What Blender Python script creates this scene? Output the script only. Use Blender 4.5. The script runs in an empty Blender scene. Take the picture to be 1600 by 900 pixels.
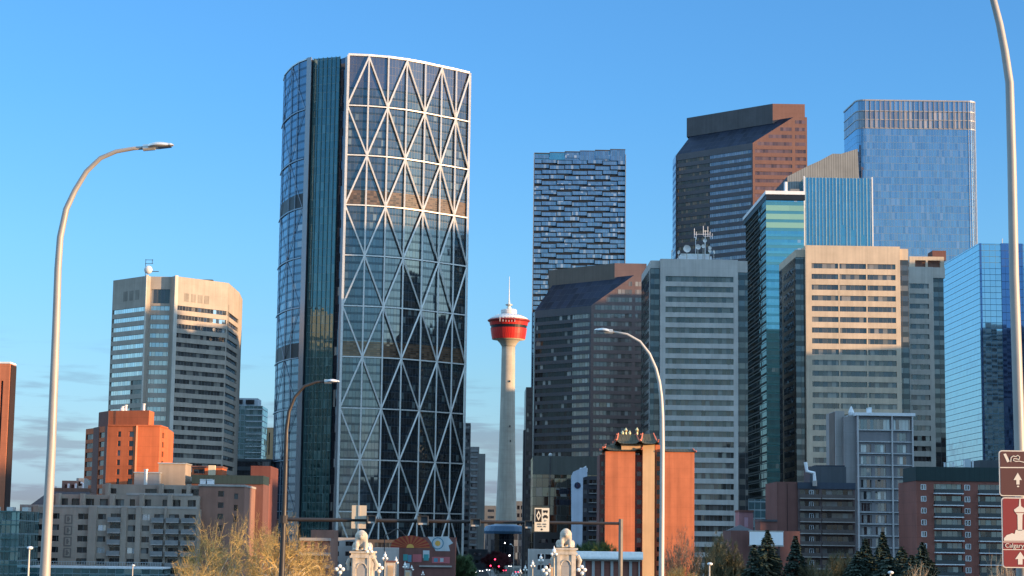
import bpy, math, random
from mathutils import Vector, Matrix
from math import radians as R, sin, cos, pi

# ------------------------------------------------------------------ camera
sc = bpy.context.scene
FPX = 3000.0
PITCH = math.atan(395 / FPX)
ROLL = 0.0133
CAM = Vector((0, 0, 15))
_f = Vector((0, cos(PITCH), sin(PITCH)))
_u = Vector((0, -sin(PITCH), cos(PITCH)))
_r = Vector((1, 0, 0))
_r2 = _r * cos(ROLL) + _u * sin(ROLL)
_u2 = _u * cos(ROLL) - _r * sin(ROLL)
cam_data = bpy.data.cameras.new('camera')
cam = bpy.data.objects.new('camera', cam_data)
sc.collection.objects.link(cam)
cam.matrix_world = Matrix(((_r2.x, _u2.x, -_f.x, CAM.x), (_r2.y, _u2.y, -_f.y, CAM.y), (_r2.z, _u2.z, -_f.z, CAM.z), (0, 0, 0, 1)))
cam_data.sensor_width = 36
cam_data.lens = FPX / 1600 * 36
cam_data.clip_start = 0.5
cam_data.clip_end = 60000
sc.camera = cam
sc.view_settings.view_transform = 'Standard'
sc.view_settings.look = 'None'
sc.view_settings.gamma = 1
sc.view_settings.exposure = 1.05

# ------------------------------------------------------------------ light
SUN_PHI = 66.0        # degrees to the right of straight behind the camera
SUN_EL = 4.5
sx, sy = sin(R(SUN_PHI)), -cos(R(SUN_PHI))
sund = bpy.data.lights.new('sun', 'SUN')
sund.energy = 4.6
sund.angle = R(0.6)
sund.color = (1.0, 0.63, 0.32)
sun = bpy.data.objects.new('sun', sund)
sc.collection.objects.link(sun)
sdir = Vector((sx * cos(R(SUN_EL)), sy * cos(R(SUN_EL)), sin(R(SUN_EL))))
sun.rotation_euler = sdir.to_track_quat('Z', 'Y').to_euler()
sun.location = (300, -300, 300)

w = bpy.data.worlds.new('World')
sc.world = w
w.use_nodes = True
nt = w.node_tree
nt.nodes.clear()
def N(t, typ, **kw):
    n = t.nodes.new(typ)
    for k, v in kw.items():
        setattr(n, k, v)
    return n
def mth(t, op, a, b=None, c=None, clamp=False):
    n = N(t, 'ShaderNodeMath', operation=op)
    n.use_clamp = clamp
    for i, v in enumerate((a, b, c)):
        if v is None: continue
        if isinstance(v, (int, float)): n.inputs[i].default_value = v
        else: t.links.new(v, n.inputs[i])
    return n.outputs[0]
def mixc(t, fac, a, b, mode='MIX'):
    n = N(t, 'ShaderNodeMix', data_type='RGBA', blend_type=mode)
    for i, v in ((0, fac), (6, a), (7, b)):
        if isinstance(v, (int, float)): n.inputs[i].default_value = v
        elif isinstance(v, tuple): n.inputs[i].default_value = (v[0], v[1], v[2], 1)
        else: t.links.new(v, n.inputs[i])
    return n.outputs[2]
def mapr(t, v, a, b, c, d, smooth=False):
    n = N(t, 'ShaderNodeMapRange')
    if smooth: n.interpolation_type = 'SMOOTHSTEP'
    t.links.new(v, n.inputs[0])
    for i, x in enumerate((a, b, c, d)): n.inputs[i + 1].default_value = x
    return n.outputs[0]

sky = N(nt, 'ShaderNodeTexSky', sky_type='NISHITA')
sky.sun_disc = False
sky.sun_elevation = R(SUN_EL)
sky.sun_rotation = math.atan2(sx, sy)
sky.altitude = 1000
sky.air_density = 1.0
sky.dust_density = 0.6
sky.ozone_density = 2.0
tc = N(nt, 'ShaderNodeTexCoord')
sep = N(nt, 'ShaderNodeSeparateXYZ')
nt.links.new(tc.outputs['Generated'], sep.inputs[0])
# colour balance of the sky by height; overhead stops brightened to fill the shade
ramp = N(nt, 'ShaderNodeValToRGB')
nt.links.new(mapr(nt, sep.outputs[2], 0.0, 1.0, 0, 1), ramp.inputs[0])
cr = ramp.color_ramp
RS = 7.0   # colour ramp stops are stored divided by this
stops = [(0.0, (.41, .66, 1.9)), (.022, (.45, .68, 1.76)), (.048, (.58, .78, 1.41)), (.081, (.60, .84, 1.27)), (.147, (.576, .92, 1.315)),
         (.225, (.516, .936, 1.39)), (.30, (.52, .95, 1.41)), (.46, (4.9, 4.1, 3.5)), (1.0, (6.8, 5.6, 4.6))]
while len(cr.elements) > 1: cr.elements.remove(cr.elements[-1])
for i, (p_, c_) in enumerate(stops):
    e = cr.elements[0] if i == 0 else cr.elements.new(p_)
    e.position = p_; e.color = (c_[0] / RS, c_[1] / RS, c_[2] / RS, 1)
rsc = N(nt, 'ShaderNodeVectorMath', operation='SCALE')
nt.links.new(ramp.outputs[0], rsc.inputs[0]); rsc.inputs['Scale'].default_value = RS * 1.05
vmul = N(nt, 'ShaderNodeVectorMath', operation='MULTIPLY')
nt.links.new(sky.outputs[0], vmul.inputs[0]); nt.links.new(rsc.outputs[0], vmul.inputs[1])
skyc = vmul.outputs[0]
# thin grey bands of cloud low over the horizon
mp = N(nt, 'ShaderNodeMapping')
mp.inputs['Scale'].default_value = (9, 9, 75)
nt.links.new(tc.outputs['Generated'], mp.inputs[0])
nz = N(nt, 'ShaderNodeTexNoise')
nz.inputs['Scale'].default_value = 1.6
nz.inputs['Detail'].default_value = 7
nz.inputs['Roughness'].default_value = 0.55
nt.links.new(mp.outputs[0], nz.inputs['Vector'])
cl = mapr(nt, nz.outputs[0], 0.50, 0.64, 0, 1, True)
lowm = mapr(nt, sep.outputs[2], 0.055, 0.115, 1, 0, True)
cl = mth(nt, 'MULTIPLY', mth(nt, 'MULTIPLY', cl, lowm), 0.85)
skyc = mixc(nt, cl, skyc, mixc(nt, 1.0, skyc, (0.72, 0.62, 0.66), 'MULTIPLY'))
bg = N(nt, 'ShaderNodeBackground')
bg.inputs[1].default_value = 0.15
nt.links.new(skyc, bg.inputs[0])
wo = N(nt, 'ShaderNodeOutputWorld')
nt.links.new(bg.outputs[0], wo.inputs[0])
sc.cycles.max_bounces = 6
sc.cycles.glossy_bounces = 4
sc.cycles.diffuse_bounces = 3
sc.cycles.caustics_reflective = False
sc.cycles.caustics_refractive = False
sc.cycles.sample_clamp_indirect = 4

# ------------------------------------------------------------------ placing by sight lines
def ray(px, py):
    return _r2 * ((px - 800) / FPX) + _u2 * ((450 - py) / FPX) + _f
def at(px, py, Y):
    d = ray(px, py)
    return CAM + d * (Y / d.y)
G = Vector((-0.0167, 1.0)).normalized()      # direction of the street grid
U = Vector((G.y, -G.x))
class Face:
    """vertical wall plane a->b (left to right as seen from outside)"""
    def __init__(s, a, b):
        s.a = Vector(a[:2]); s.b = Vector(b[:2])
        s.L = (s.b - s.a).length
        s.t = (s.b - s.a) / s.L
        s.n = Vector((s.t.y, -s.t.x))
    def hit(s, px, py):
        d = ray(px, py)
        dn = d.x * s.n.x + d.y * s.n.y
        k = ((s.a.x - CAM.x) * s.n.x + (s.a.y - CAM.y) * s.n.y) / dn
        p = CAM + d * k
        return (p.x - s.a.x) * s.t.x + (p.y - s.a.y) * s.t.y, p.z
    def s(s, px, py): return s.hit(px, py)[0]
    def z(s, px, py): return s.hit(px, py)[1]
    def P(s, q, z, o=0.0):
        return Vector((s.a.x + s.t.x * q + s.n.x * o, s.a.y + s.t.y * q + s.n.y * o, z))
def gfoot(pl, pr, py, D, depth, a=None):
    """grid-aligned rectangle whose front runs from pixel column pl to pr at distance D"""
    a = Vector(at(pl, py, D)[:2]) if a is None else a
    L = Face(a, a + U).s(pr, py)
    b = a + U * L
    return [a, b, b + G * depth, a + G * depth]
def zat(px, py, D): return at(px, py, D).z

# ------------------------------------------------------------------ mesh collector
class M:
    def __init__(s):
        s.v = []; s.f = []; s.uv = []; s.mi = []; s.smooth = False
    def face(s, pts, uv=None, m=0):
        i = len(s.v)
        pts = [Vector(p) for p in pts]
        s.v += pts
        s.f.append(tuple(range(i, i + len(pts))))
        if uv is None:
            n = Vector((0, 0, 0))
            for k in range(len(pts)):
                p, q = pts[k], pts[(k + 1) % len(pts)]
                n += p.cross(q)
            if n.length > 0: n.normalize()
            if abs(n.z) < 0.9:
                t = Vector((-n.y, n.x)); t.normalize()
                uv = [(p.x * t.x + p.y * t.y, p.z) for p in pts]
            else:
                uv = [(p.x, p.y) for p in pts]
        s.uv += uv
        s.mi.append(m)
        return s
    def box(s, x0, x1, y0, y1, z0, z1, m=0):
        return s.prism([(x0, y0), (x1, y0), (x1, y1), (x0, y1)], z0, z1, m)
    def prism(s, foot, z0, z1, m=0, ztop=None, bottom=True):
        n = len(foot)
        zt = ztop or [z1] * n
        for i in range(n):
            j = (i + 1) % n
            a, b = foot[i], foot[j]
            s.face([(a[0], a[1], z0), (b[0], b[1], z0), (b[0], b[1], zt[j]), (a[0], a[1], zt[i])], m=m)
        s.face([(p[0], p[1], zt[i]) for i, p in enumerate(foot)], m=m)
        if bottom: s.face([(p[0], p[1], z0) for p in reversed(foot)], m=m)
        return s
    def wbox(s, F, s0, s1, z0, z1, o0, o1, m=0):
        """box against wall face F from offset o0 (inner) to o1 (outer)"""
        p = [F.P(s0, 0, o1)[:2], F.P(s1, 0, o1)[:2], F.P(s1, 0, o0)[:2], F.P(s0, 0, o0)[:2]]
        return s.prism(p, z0, z1, m)
    def tube(s, pts, rad, seg=6, m=0, cap=True):
        pts = [Vector(p) for p in pts]
        if isinstance(rad, (int, float)): rad = [rad] * len(pts)
        rings = []
        ref = None
        for i, p in enumerate(pts):
            d = (pts[min(i + 1, len(pts) - 1)] - pts[max(i - 1, 0)])
            if d.length < 1e-9: d = Vector((0, 0, 1))
            d.normalize()
            if ref is None or abs(ref.dot(d)) > 0.98:
                ref = Vector((0, 1, 0)) if abs(d.y) < 0.9 else Vector((1, 0, 0))
            x = ref.cross(d).normalized(); y = d.cross(x)
            i0 = len(s.v)
            for k in range(seg):
                a = 2 * pi * k / seg + pi / seg
                s.v.append(p + (x * cos(a) + y * sin(a)) * rad[i])
            rings.append(i0)
        for i in range(len(rings) - 1):
            for k in range(seg):
                k2 = (k + 1) % seg
                s.f.append((rings[i] + k, rings[i] + k2, rings[i + 1] + k2, rings[i + 1] + k))
                s.uv += [(k, i), (k + 1, i), (k + 1, i + 1), (k, i + 1)]
                s.mi.append(m)
        if cap and seg > 3:
            s.f.append(tuple(rings[0] + k for k in reversed(range(seg)))); s.uv += [(0, 0)] * seg; s.mi.append(m)
            s.f.append(tuple(rings[-1] + k for k in range(seg))); s.uv += [(0, 0)] * seg; s.mi.append(m)
        return s
    def lathe(s, cx, cy, prof, seg=32, m=0):
        i0 = len(s.v)
        for r, z in prof:
            for k in range(seg):
                a = 2 * pi * k / seg
                s.v.append(Vector((cx + r * cos(a), cy + r * sin(a), z)))
        for i in range(len(prof) - 1):
            for k in range(seg):
                k2 = (k + 1) % seg
                s.f.append((i0 + i * seg + k, i0 + i * seg + k2, i0 + (i + 1) * seg + k2, i0 + (i + 1) * seg + k))
                c = 2 * pi / seg * max(prof[i][0], prof[i + 1][0])
                s.uv += [(k * c, prof[i][1]), ((k + 1) * c, prof[i][1]), ((k + 1) * c, prof[i + 1][1]), (k * c, prof[i + 1][1])]
                s.mi.append(m)
        n = len(prof) - 1
        s.f.append(tuple(i0 + n * seg + k for k in range(seg))); s.uv += [(0, 0)] * seg; s.mi.append(m)
        s.f.append(tuple(i0 + k for k in reversed(range(seg)))); s.uv += [(0, 0)] * seg; s.mi.append(m)
        return s
    def ball(s, c, r, seg=10, rings=6, sz=1.0, m=0):
        return s.lathe(c[0], c[1], [(max(0.01 * r, r * sin(pi * k / rings)), c[2] - r * sz * cos(pi * k / rings)) for k in range(rings + 1)], seg, m)
    def build(s, name, mats, parent=None, kind=None, label=None):
        me = bpy.data.meshes.new(name)
        off = Vector(parent['_w']) if parent is not None else Vector((0, 0, 0))
        me.from_pydata([tuple(p - off) for p in s.v], [], s.f)
        ul = me.uv_layers.new(name='UVMap')
        flat = [c for q in s.uv for c in q]
        ul.data.foreach_set('uv', flat)
        if not isinstance(mats, (list, tuple)): mats = [mats]
        for mm in mats: me.materials.append(mm)
        me.polygons.foreach_set('material_index', s.mi)
        if s.smooth:
            me.polygons.foreach_set('use_smooth', [True] * len(s.f))
        me.validate(); me.update()
        o = bpy.data.objects.new(name, me)
        sc.collection.objects.link(o)
        if parent is not None:
            o.parent = parent
        o['_w'] = tuple(off)
        if kind: o['kind'] = kind
        if label: o['label'] = label
        return o
def thing(name, label, cat, loc, group=None):
    o = bpy.data.objects.new(name, None)
    sc.collection.objects.link(o)
    o.empty_display_size = 0.5
    o.location = tuple(loc)
    o['label'] = label; o['category'] = cat
    if group: o['group'] = group
    o['_w'] = tuple(loc)
    return o
def tag(o, label, cat, group=None):
    o['label'] = label; o['category'] = cat
    if group: o['group'] = group
    return o
def cen(foot, z=0):
    return (sum(p[0] for p in foot) / len(foot), sum(p[1] for p in foot) / len(foot), z)
def limited(name, ms, mats, parent, cap=100):
    """one mesh per part up to the cap, the rest as one part of kind stuff"""
    for m in ms[:cap]: m.build(name, mats, parent)
    if len(ms) > cap:
        r = M()
        for m in ms[cap:]:
            k = len(r.v)
            r.v += m.v; r.f += [tuple(i + k for i in f) for f in m.f]; r.uv += m.uv; r.mi += m.mi
        r.build(name, mats, parent, kind='stuff')

# ------------------------------------------------------------------ materials
MATS = {}
def newmat(name):
    m = bpy.data.materials.new(name); m.use_nodes = True
    t = m.node_tree; t.nodes.clear()
    out = N(t, 'ShaderNodeOutputMaterial')
    MATS[name] = m
    return m, t, out
def wall(name, col, var=0.12, rough=0.85, joint=None, jd=0.75, bands=None, spec=0.3, streak=0.25, nscale=0.15):
    m, t, out = newmat(name)
    tc = N(t, 'ShaderNodeTexCoord')
    nz = N(t, 'ShaderNodeTexNoise'); nz.inputs['Scale'].default_value = nscale; nz.inputs['Detail'].default_value = 8; nz.inputs['Roughness'].default_value = 0.6
    t.links.new(tc.outputs['Object'], nz.inputs['Vector'])
    mp = N(t, 'ShaderNodeMapping'); mp.inputs['Scale'].default_value = (1.3, 1.3, 0.05)
    t.links.new(tc.outputs['Object'], mp.inputs[0])
    n2 = N(t, 'ShaderNodeTexNoise'); n2.inputs['Scale'].default_value = 0.8; n2.inputs['Detail'].default_value = 4
    t.links.new(mp.outputs[0], n2.inputs['Vector'])
    f = mapr(t, nz.outputs[0], 0.3, 0.7, 1 - var, 1 + var)
    f2 = mapr(t, n2.outputs[0], 0.35, 0.7, 1.0 + var * .3, 1 - var * 2 * streak * 2)
    f = mth(t, 'MULTIPLY', f, f2)
    if joint:
        uv = N(t, 'ShaderNodeUVMap'); sp = N(t, 'ShaderNodeSeparateXYZ'); t.links.new(uv.outputs[0], sp.inputs[0])
        for i, (sz, wd) in enumerate(joint):
            if not sz: continue
            fr = mth(t, 'FRACT', mth(t, 'DIVIDE', sp.outputs[i], sz))
            lt = mth(t, 'LESS_THAN', fr, wd / sz)
            f = mth(t, 'MULTIPLY', f, mth(t, 'SUBTRACT', 1.0, mth(t, 'MULTIPLY', lt, 1 - jd)))
    cm = N(t, 'ShaderNodeCombineColor')
    for i in range(3): t.links.new(f, cm.inputs[i])
    c = mixc(t, 1.0, (col[0], col[1], col[2]), cm.outputs[0], 'MULTIPLY')
    b = N(t, 'ShaderNodeBsdfPrincipled')
    t.links.new(c, b.inputs['Base Color'])
    b.inputs['Roughness'].default_value = rough
    b.inputs['Specular IOR Level'].default_value = spec
    t.links.new(b.outputs[0], out.inputs[0])
    return m
def metal(name, col, rough=0.4, met=0.6):
    m, t, out = newmat(name)
    tc = N(t, 'ShaderNodeTexCoord')
    nz = N(t, 'ShaderNodeTexNoise'); nz.inputs['Scale'].default_value = 1.5; nz.inputs['Detail'].default_value = 5
    t.links.new(tc.outputs['Object'], nz.inputs['Vector'])
    b = N(t, 'ShaderNodeBsdfPrincipled')
    c = mixc(t, mapr(t, nz.outputs[0], .3, .7, 0, 1), tuple(x * .88 for x in col), tuple(min(1, x * 1.08) for x in col))
    t.links.new(c, b.inputs['Base Color'])
    t.links.new(mapr(t, nz.outputs[0], .3, .7, rough * .8, rough * 1.2), b.inputs['Roughness'])
    b.inputs['Metallic'].default_value = met
    t.links.new(b.outputs[0], out.inputs[0])
    return m
def emit(name, col, s):
    m, t, out = newmat(name)
    b = N(t, 'ShaderNodeEmission'); b.inputs[0].default_value = (*col, 1); b.inputs[1].default_value = s
    t.links.new(b.outputs[0], out.inputs[0])
    return m
def glass(name, tint, inner, refl, pw=1.5, ph=3.9, mw=0.12, mh=0.12, mcol=(.1, .11, .12), tilt=0.012,
          blinds=0.15, bcol=(.35, .33, .3), span=0.0, scol=None, rough=0.03, wave=0.0, var=.5):
    """coated window glass: mirror layer over a dim interior, split in panes with slightly different tilt"""
    m, t, out = newmat(name)
    uv = N(t, 'ShaderNodeUVMap'); sp = N(t, 'ShaderNodeSeparateXYZ'); t.links.new(uv.outputs[0], sp.inputs[0])
    ud = mth(t, 'DIVIDE', mth(t, 'ADD', sp.outputs[0], 500.0), pw)
    vd = mth(t, 'DIVIDE', mth(t, 'ADD', sp.outputs[1], 0.0), ph)
    fu, fv = mth(t, 'FLOOR', ud), mth(t, 'FLOOR', vd)
    cu, cv = mth(t, 'FRACT', ud), mth(t, 'FRACT', vd)
    cb = N(t, 'ShaderNodeCombineXYZ'); t.links.new(fu, cb.inputs[0]); t.links.new(fv, cb.inputs[1])
    g = N(t, 'ShaderNodeNewGeometry')
    oi = N(t, 'ShaderNodeObjectInfo')
    t.links.new(mth(t, 'MULTIPLY', oi.outputs['Random'], 91.0), cb.inputs[2])
    wn = N(t, 'ShaderNodeTexWhiteNoise', noise_dimensions='3D'); t.links.new(cb.outputs[0], wn.inputs['Vector'])
    mull = mth(t, 'MAXIMUM', mth(t, 'LESS_THAN', cu, mw / pw), mth(t, 'LESS_THAN', cv, mh / ph))
    # pane tilt
    vm = N(t, 'ShaderNodeVectorMath', operation='SUBTRACT'); t.links.new(wn.outputs['Color'], vm.inputs[0]); vm.inputs[1].default_value = (.5, .5, .5)
    vs = N(t, 'ShaderNodeVectorMath', operation='SCALE'); t.links.new(vm.outputs[0], vs.inputs[0]); vs.inputs['Scale'].default_value = tilt * 2
    va = N(t, 'ShaderNodeVectorMath', operation='ADD'); t.links.new(g.outputs['Normal'], va.inputs[0]); t.links.new(vs.outputs[0], va.inputs[1])
    if wave:
        tc = N(t, 'ShaderNodeTexCoord'); nz = N(t, 'ShaderNodeTexNoise'); nz.inputs['Scale'].default_value = .12; nz.inputs['Detail'].default_value = 3
        t.links.new(tc.outputs['Object'], nz.inputs['Vector'])
        v1 = N(t, 'ShaderNodeVectorMath', operation='SUBTRACT'); t.links.new(nz.outputs['Color'], v1.inputs[0]); v1.inputs[1].default_value = (.5, .5, .5)
        v2 = N(t, 'ShaderNodeVectorMath', operation='SCALE'); t.links.new(v1.outputs[0], v2.inputs[0]); v2.inputs['Scale'].default_value = wave
        v3 = N(t, 'ShaderNodeVectorMath', operation='ADD'); t.links.new(va.outputs[0], v3.inputs[0]); t.links.new(v2.outputs[0], v3.inputs[1])
        va = v3
    vn = N(t, 'ShaderNodeVectorMath', operation='NORMALIZE'); t.links.new(va.outputs[0], vn.inputs[0])
    gl = N(t, 'ShaderNodeBsdfGlossy'); gl.inputs['Roughness'].default_value = rough
    t.links.new(vn.outputs[0], gl.inputs['Normal'])
    gl.inputs['Color'].default_value = (*tint, 1)
    spc = N(t, 'ShaderNodeSeparateColor'); t.links.new(wn.outputs['Color'], spc.inputs[0])
    inn = mixc(t, mth(t, 'LESS_THAN', wn.outputs['Value'], blinds), mixc(t, spc.outputs[1], tuple(x * (1 - var) for x in inner), tuple(x * (1 + var) for x in inner)), mixc(t, spc.outputs[2], tuple(x * .5 for x in bcol), bcol))
    if span:
        inn = mixc(t, mth(t, 'LESS_THAN', cv, span / ph), inn, scol)
    di = N(t, 'ShaderNodeBsdfDiffuse'); t.links.new(inn, di.inputs['Color'])
    fr = N(t, 'ShaderNodeFresnel'); fr.inputs['IOR'].default_value = 1.5
    rf = mth(t, 'ADD', mth(t, 'MULTIPLY', mapr(t, spc.outputs[0], 0, 1, 1 - var * .35, 1 + var * .2), refl), fr.outputs[0], clamp=True)
    if span:
        rf = mth(t, 'MULTIPLY', rf, mth(t, 'SUBTRACT', 1.0, mth(t, 'MULTIPLY', mth(t, 'LESS_THAN', cv, span / ph), .45)))
    ms = N(t, 'ShaderNodeMixShader'); t.links.new(rf, ms.inputs[0]); t.links.new(di.outputs[0], ms.inputs[1]); t.links.new(gl.outputs[0], ms.inputs[2])
    mb = N(t, 'ShaderNodeBsdfPrincipled'); mb.inputs['Base Color'].default_value = (*mcol, 1); mb.inputs['Roughness'].default_value = .5
    m2 = N(t, 'ShaderNodeMixShader'); t.links.new(mull, m2.inputs[0]); t.links.new(ms.outputs[0], m2.inputs[1]); t.links.new(mb.outputs[0], m2.inputs[2])
    t.links.new(m2.outputs[0], out.inputs[0])
    return m

# ------------------------------------------------------------------ facades
def facade(Mw, F, z0, z1, ops, depth=0.35, m=0):
    """wall plane with recessed openings; returns nothing, panes are built by the caller"""
    ss = sorted({0.0, F.L} | {min(max(o[0], 0), F.L) for o in ops} | {min(max(o[1], 0), F.L) for o in ops})
    zs = sorted({z0, z1} | {min(max(o[2], z0), z1) for o in ops} | {min(max(o[3], z0), z1) for o in ops})
    def inside(s, z): return any(o[0] < s < o[1] and o[2] < z < o[3] for o in ops)
    for j in range(len(zs) - 1):
        zc = (zs[j] + zs[j + 1]) / 2
        if zs[j + 1] - zs[j] < 1e-5: continue
        run = None
        for i in range(len(ss) - 1):
            scn = (ss[i] + ss[i + 1]) / 2
            if inside(scn, zc):
                if run is not None:
                    Mw.face([F.P(run, zs[j]), F.P(ss[i], zs[j]), F.P(ss[i], zs[j + 1]), F.P(run, zs[j + 1])], m=m); run = None
            elif run is None: run = ss[i]
        if run is not None:
            Mw.face([F.P(run, zs[j]), F.P(F.L, zs[j]), F.P(F.L, zs[j + 1]), F.P(run, zs[j + 1])], m=m)
    for o in ops:
        a, b, c, d = o[:4]
        q = [(a, c), (b, c), (b, d), (a, d)]
        for k in range(4):
            p1, p2 = q[k], q[(k + 1) % 4]
            Mw.face([F.P(p1[0], p1[1]), F.P(p2[0], p2[1]), F.P(p2[0], p2[1], -depth), F.P(p1[0], p1[1], -depth)], m=m)
def pane(F, o, depth=0.35):
    a, b, c, d = o[:4]
    m = M()
    m.face([F.P(a, c, -depth + .01), F.P(b, c, -depth + .01), F.P(b, d, -depth + .01), F.P(a, d, -depth + .01)],
           uv=[(0, 0), (b - a, 0), (b - a, d - c), (0, d - c)])
    return m
def block(root, foot, z0, z1, wm, faces=None, win=None, depth=0.35, part='wall', cap=100, wpart='window', wmats=None):
    """one volume of a building: walls with openings on chosen edges + its windows"""
    mw = M(); panes = []
    n = len(foot)
    faces = faces or {}
    for i in range(n):
        F = Face(foot[i], foot[(i + 1) % n])
        ops = faces.get(i, [])
        facade(mw, F, z0, z1, ops, depth)
        for o in ops: panes.append((pane(F, o, depth), o[4] if len(o) > 4 else win))
    mw.face([(p[0], p[1], z1) for p in foot])
    mw.face([(p[0], p[1], z0) for p in reversed(foot)])
    mw.build(part, wm, root)
    panes.sort(key=lambda q: -max(v.z for v in q[0].v))
    for k, (p, mt) in enumerate(panes[:cap]): p.build(wpart, mt, root)
    rest = {}
    for p, mt in panes[cap:]: rest.setdefault(mt.name, (mt, []))[1].append(p)
    for mt, l in rest.values():
        r = M()
        for p in l:
            k = len(r.v); r.v += p.v; r.f += [tuple(i + k for i in f) for f in p.f]; r.uv += p.uv; r.mi += p.mi
        r.build(wpart, mt, root, kind='stuff')
def rows(F, spans, zt, h, pitch, n, zmin=3.0, mt=None):
    """window rows: zt top of first row, h height, going down by pitch; spans=[(s0,s1)]"""
    o = []
    for k in range(n):
        b = zt - k * pitch - h
        if b < zmin: break
        for (a, c) in spans: o.append((a, c, b, b + h) + ((mt,) if mt else ()))
    return o
def pxspans(F, cols, py): return [(F.s(a, py), F.s(b, py)) for a, b in cols]

# ------------------------------------------------------------------ palette
conc_beige = wall('beige_concrete', (.50, .41, .31), joint=[(7.5, .12), (0, 0)], jd=.85)
conc_warm = wall('taupe_concrete', (.36, .31, .26), joint=[(9, .1), (3.9, .08)], jd=.88)
conc_grey = wall('grey_concrete', (.42, .41, .385), joint=[(6, .12), (3.8, .08)], jd=.85)
conc_lt = wall('light_concrete', (.47, .44, .39), joint=[(6, .12), (0, 0)], jd=.85)
conc_apt = wall('apartment_concrete', (.30, .29, .28), joint=[(0, 0), (2.9, .1)], jd=.85)
conc_tower = wall('tower_concrete', (.40, .36, .30), var=.12, joint=[(0, 0), (3.0, .12)], jd=.84)
taupe = wall('taupe_render', (.31, .255, .21), joint=[(0, 0), (2.8, .08)], jd=.85)
taupe_d = wall('dark_taupe_render', (.15, .13, .115))
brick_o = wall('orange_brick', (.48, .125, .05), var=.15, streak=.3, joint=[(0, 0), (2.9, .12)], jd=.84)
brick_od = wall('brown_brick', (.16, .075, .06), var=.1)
brick_r = wall('red_brick', (.22, .085, .065), var=.16, joint=[(0, 0), (2.85, .1)], jd=.8)
brick_p = wall('pink_brown_brick', (.26, .14, .105), var=.14)
brick_dk = wall('dark_red_brick', (.15, .07, .06), var=.16)
brick_cn = wall('salmon_brick', (.48, .15, .07), var=.15, streak=.3, joint=[(6.2, .06), (2.8, .1)], jd=.88)
tan_r = wall('tan_render', (.56, .36, .20), var=.1)
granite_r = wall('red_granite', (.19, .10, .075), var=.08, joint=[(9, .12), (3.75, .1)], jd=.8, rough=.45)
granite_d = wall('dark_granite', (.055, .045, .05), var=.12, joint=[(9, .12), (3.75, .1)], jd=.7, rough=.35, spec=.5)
granite_b = wall('brown_granite', (.085, .065, .06), var=.12, joint=[(9, .12), (3.75, .1)], jd=.7, rough=.35, spec=.5)
slate = wall('slate_roof', (.05, .055, .065), rough=.6)
roof_grey = wall('grey_gravel_roof', (.16, .16, .16))
char = wall('charcoal_cladding', (.055, .065, .075), joint=[(3, .08), (0, 0)], jd=.8, rough=.6)
dkgreen = wall('dark_green_cladding', (.022, .042, .044), joint=[(1.2, .1), (0, 0)], jd=.7)
white_p = wall('white_panel', (.72, .74, .76), var=.05, rough=.6)
white_t = wall('white_trim', (.62, .64, .66), var=.06, rough=.6)
steel_w = metal('white_painted_steel', (.68, .66, .62), .4, .15)
steel_g = metal('galvanised_steel', (.34, .31, .28), .5, .15)
steel_d = metal('dark_steel', (.045, .04, .04), .45, .4)
corr = wall('corrugated_metal', (.23, .24, .235), joint=[(1.1, .45), (0, 0)], jd=.7, rough=.5)
red_p = wall('red_enamel', (.50, .025, .02), var=.06, rough=.4, joint=[(1.5, .3), (0, 0)], jd=.72)
alu = metal('aluminium', (.6, .6, .58), .35, .5)
bronze_m = metal('bronze_metal', (.13, .10, .075), .4, .5)
sand = wall('warm_sandstone', (.52, .46, .38), var=.2, nscale=1.2, streak=.4)  # the stone's own even warm colour, mottled at random

g_win = glass('ribbon_glass', (.55, .55, .55), (.035, .034, .035), .12, pw=1.6, ph=50, mh=.0, tilt=.012, blinds=.3, bcol=(.24, .22, .19))
g_winb = glass('bright_ribbon_glass', (.9, .9, .88), (.06, .06, .06), .55, pw=1.6, ph=50, mh=.0, tilt=.01, blinds=.1)
g_grey = glass('grey_ribbon_glass', (.6, .57, .52), (.05, .05, .046), .10, pw=1.5, ph=50, mh=.0, tilt=.012, blinds=.45, bcol=(.16, .16, .145))
g_bow = glass('diagrid_tower_glass', (.50, .53, .53), (.034, .036, .038), .24, pw=1.55, ph=3.87, mw=.1, mh=.12, mcol=(.06, .07, .08), tilt=.006, blinds=.08, bcol=(.16, .2, .2), span=1.1, scol=(.02, .03, .04), var=.4)
g_bowl = glass('curved_tower_glass', (.5, .62, .74), (.05, .075, .11), .18, pw=4.2, ph=3.87, mw=.18, mh=.15, mcol=(.1, .14, .19), tilt=.006, blinds=.05, span=1.2, scol=(.03, .05, .08), var=.3)
g_atr = glass('atrium_glass', (.40, .56, .58), (.02, .065, .065), .28, pw=1.6, ph=3.87, mw=.1, mh=.16, mcol=(.16, .24, .25), tilt=.01, blinds=.1, bcol=(.1, .2, .2), var=.4)
louvre = wall('louvre_band', (.035, .036, .04), joint=[(0, 0), (.6, .2)], jd=.5, rough=.5)
band_g = glass('parapet_glass', (.5, .52, .58), (.05, .052, .06), .22, pw=1.55, ph=3.87, mw=.1, mh=.1, mcol=(.08, .08, .09), tilt=.004, blinds=0, var=.2)
g_pix = glass('stacked_block_glass', (.56, .66, .76), (.045, .065, .095), .38, pw=1.35, ph=2.6, mw=.1, mh=.0, mcol=(.06, .08, .1), tilt=.01, blinds=.1, bcol=(.3, .38, .44))
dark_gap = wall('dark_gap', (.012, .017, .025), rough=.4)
g_brook = glass('pale_blue_glass', (.55, .72, .88), (.06, .12, .19), .34, pw=1.5, ph=4.0, mw=.14, mh=.22, mcol=(.12, .20, .30), tilt=.012, blinds=.10, bcol=(.14, .22, .30), var=.28)
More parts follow.
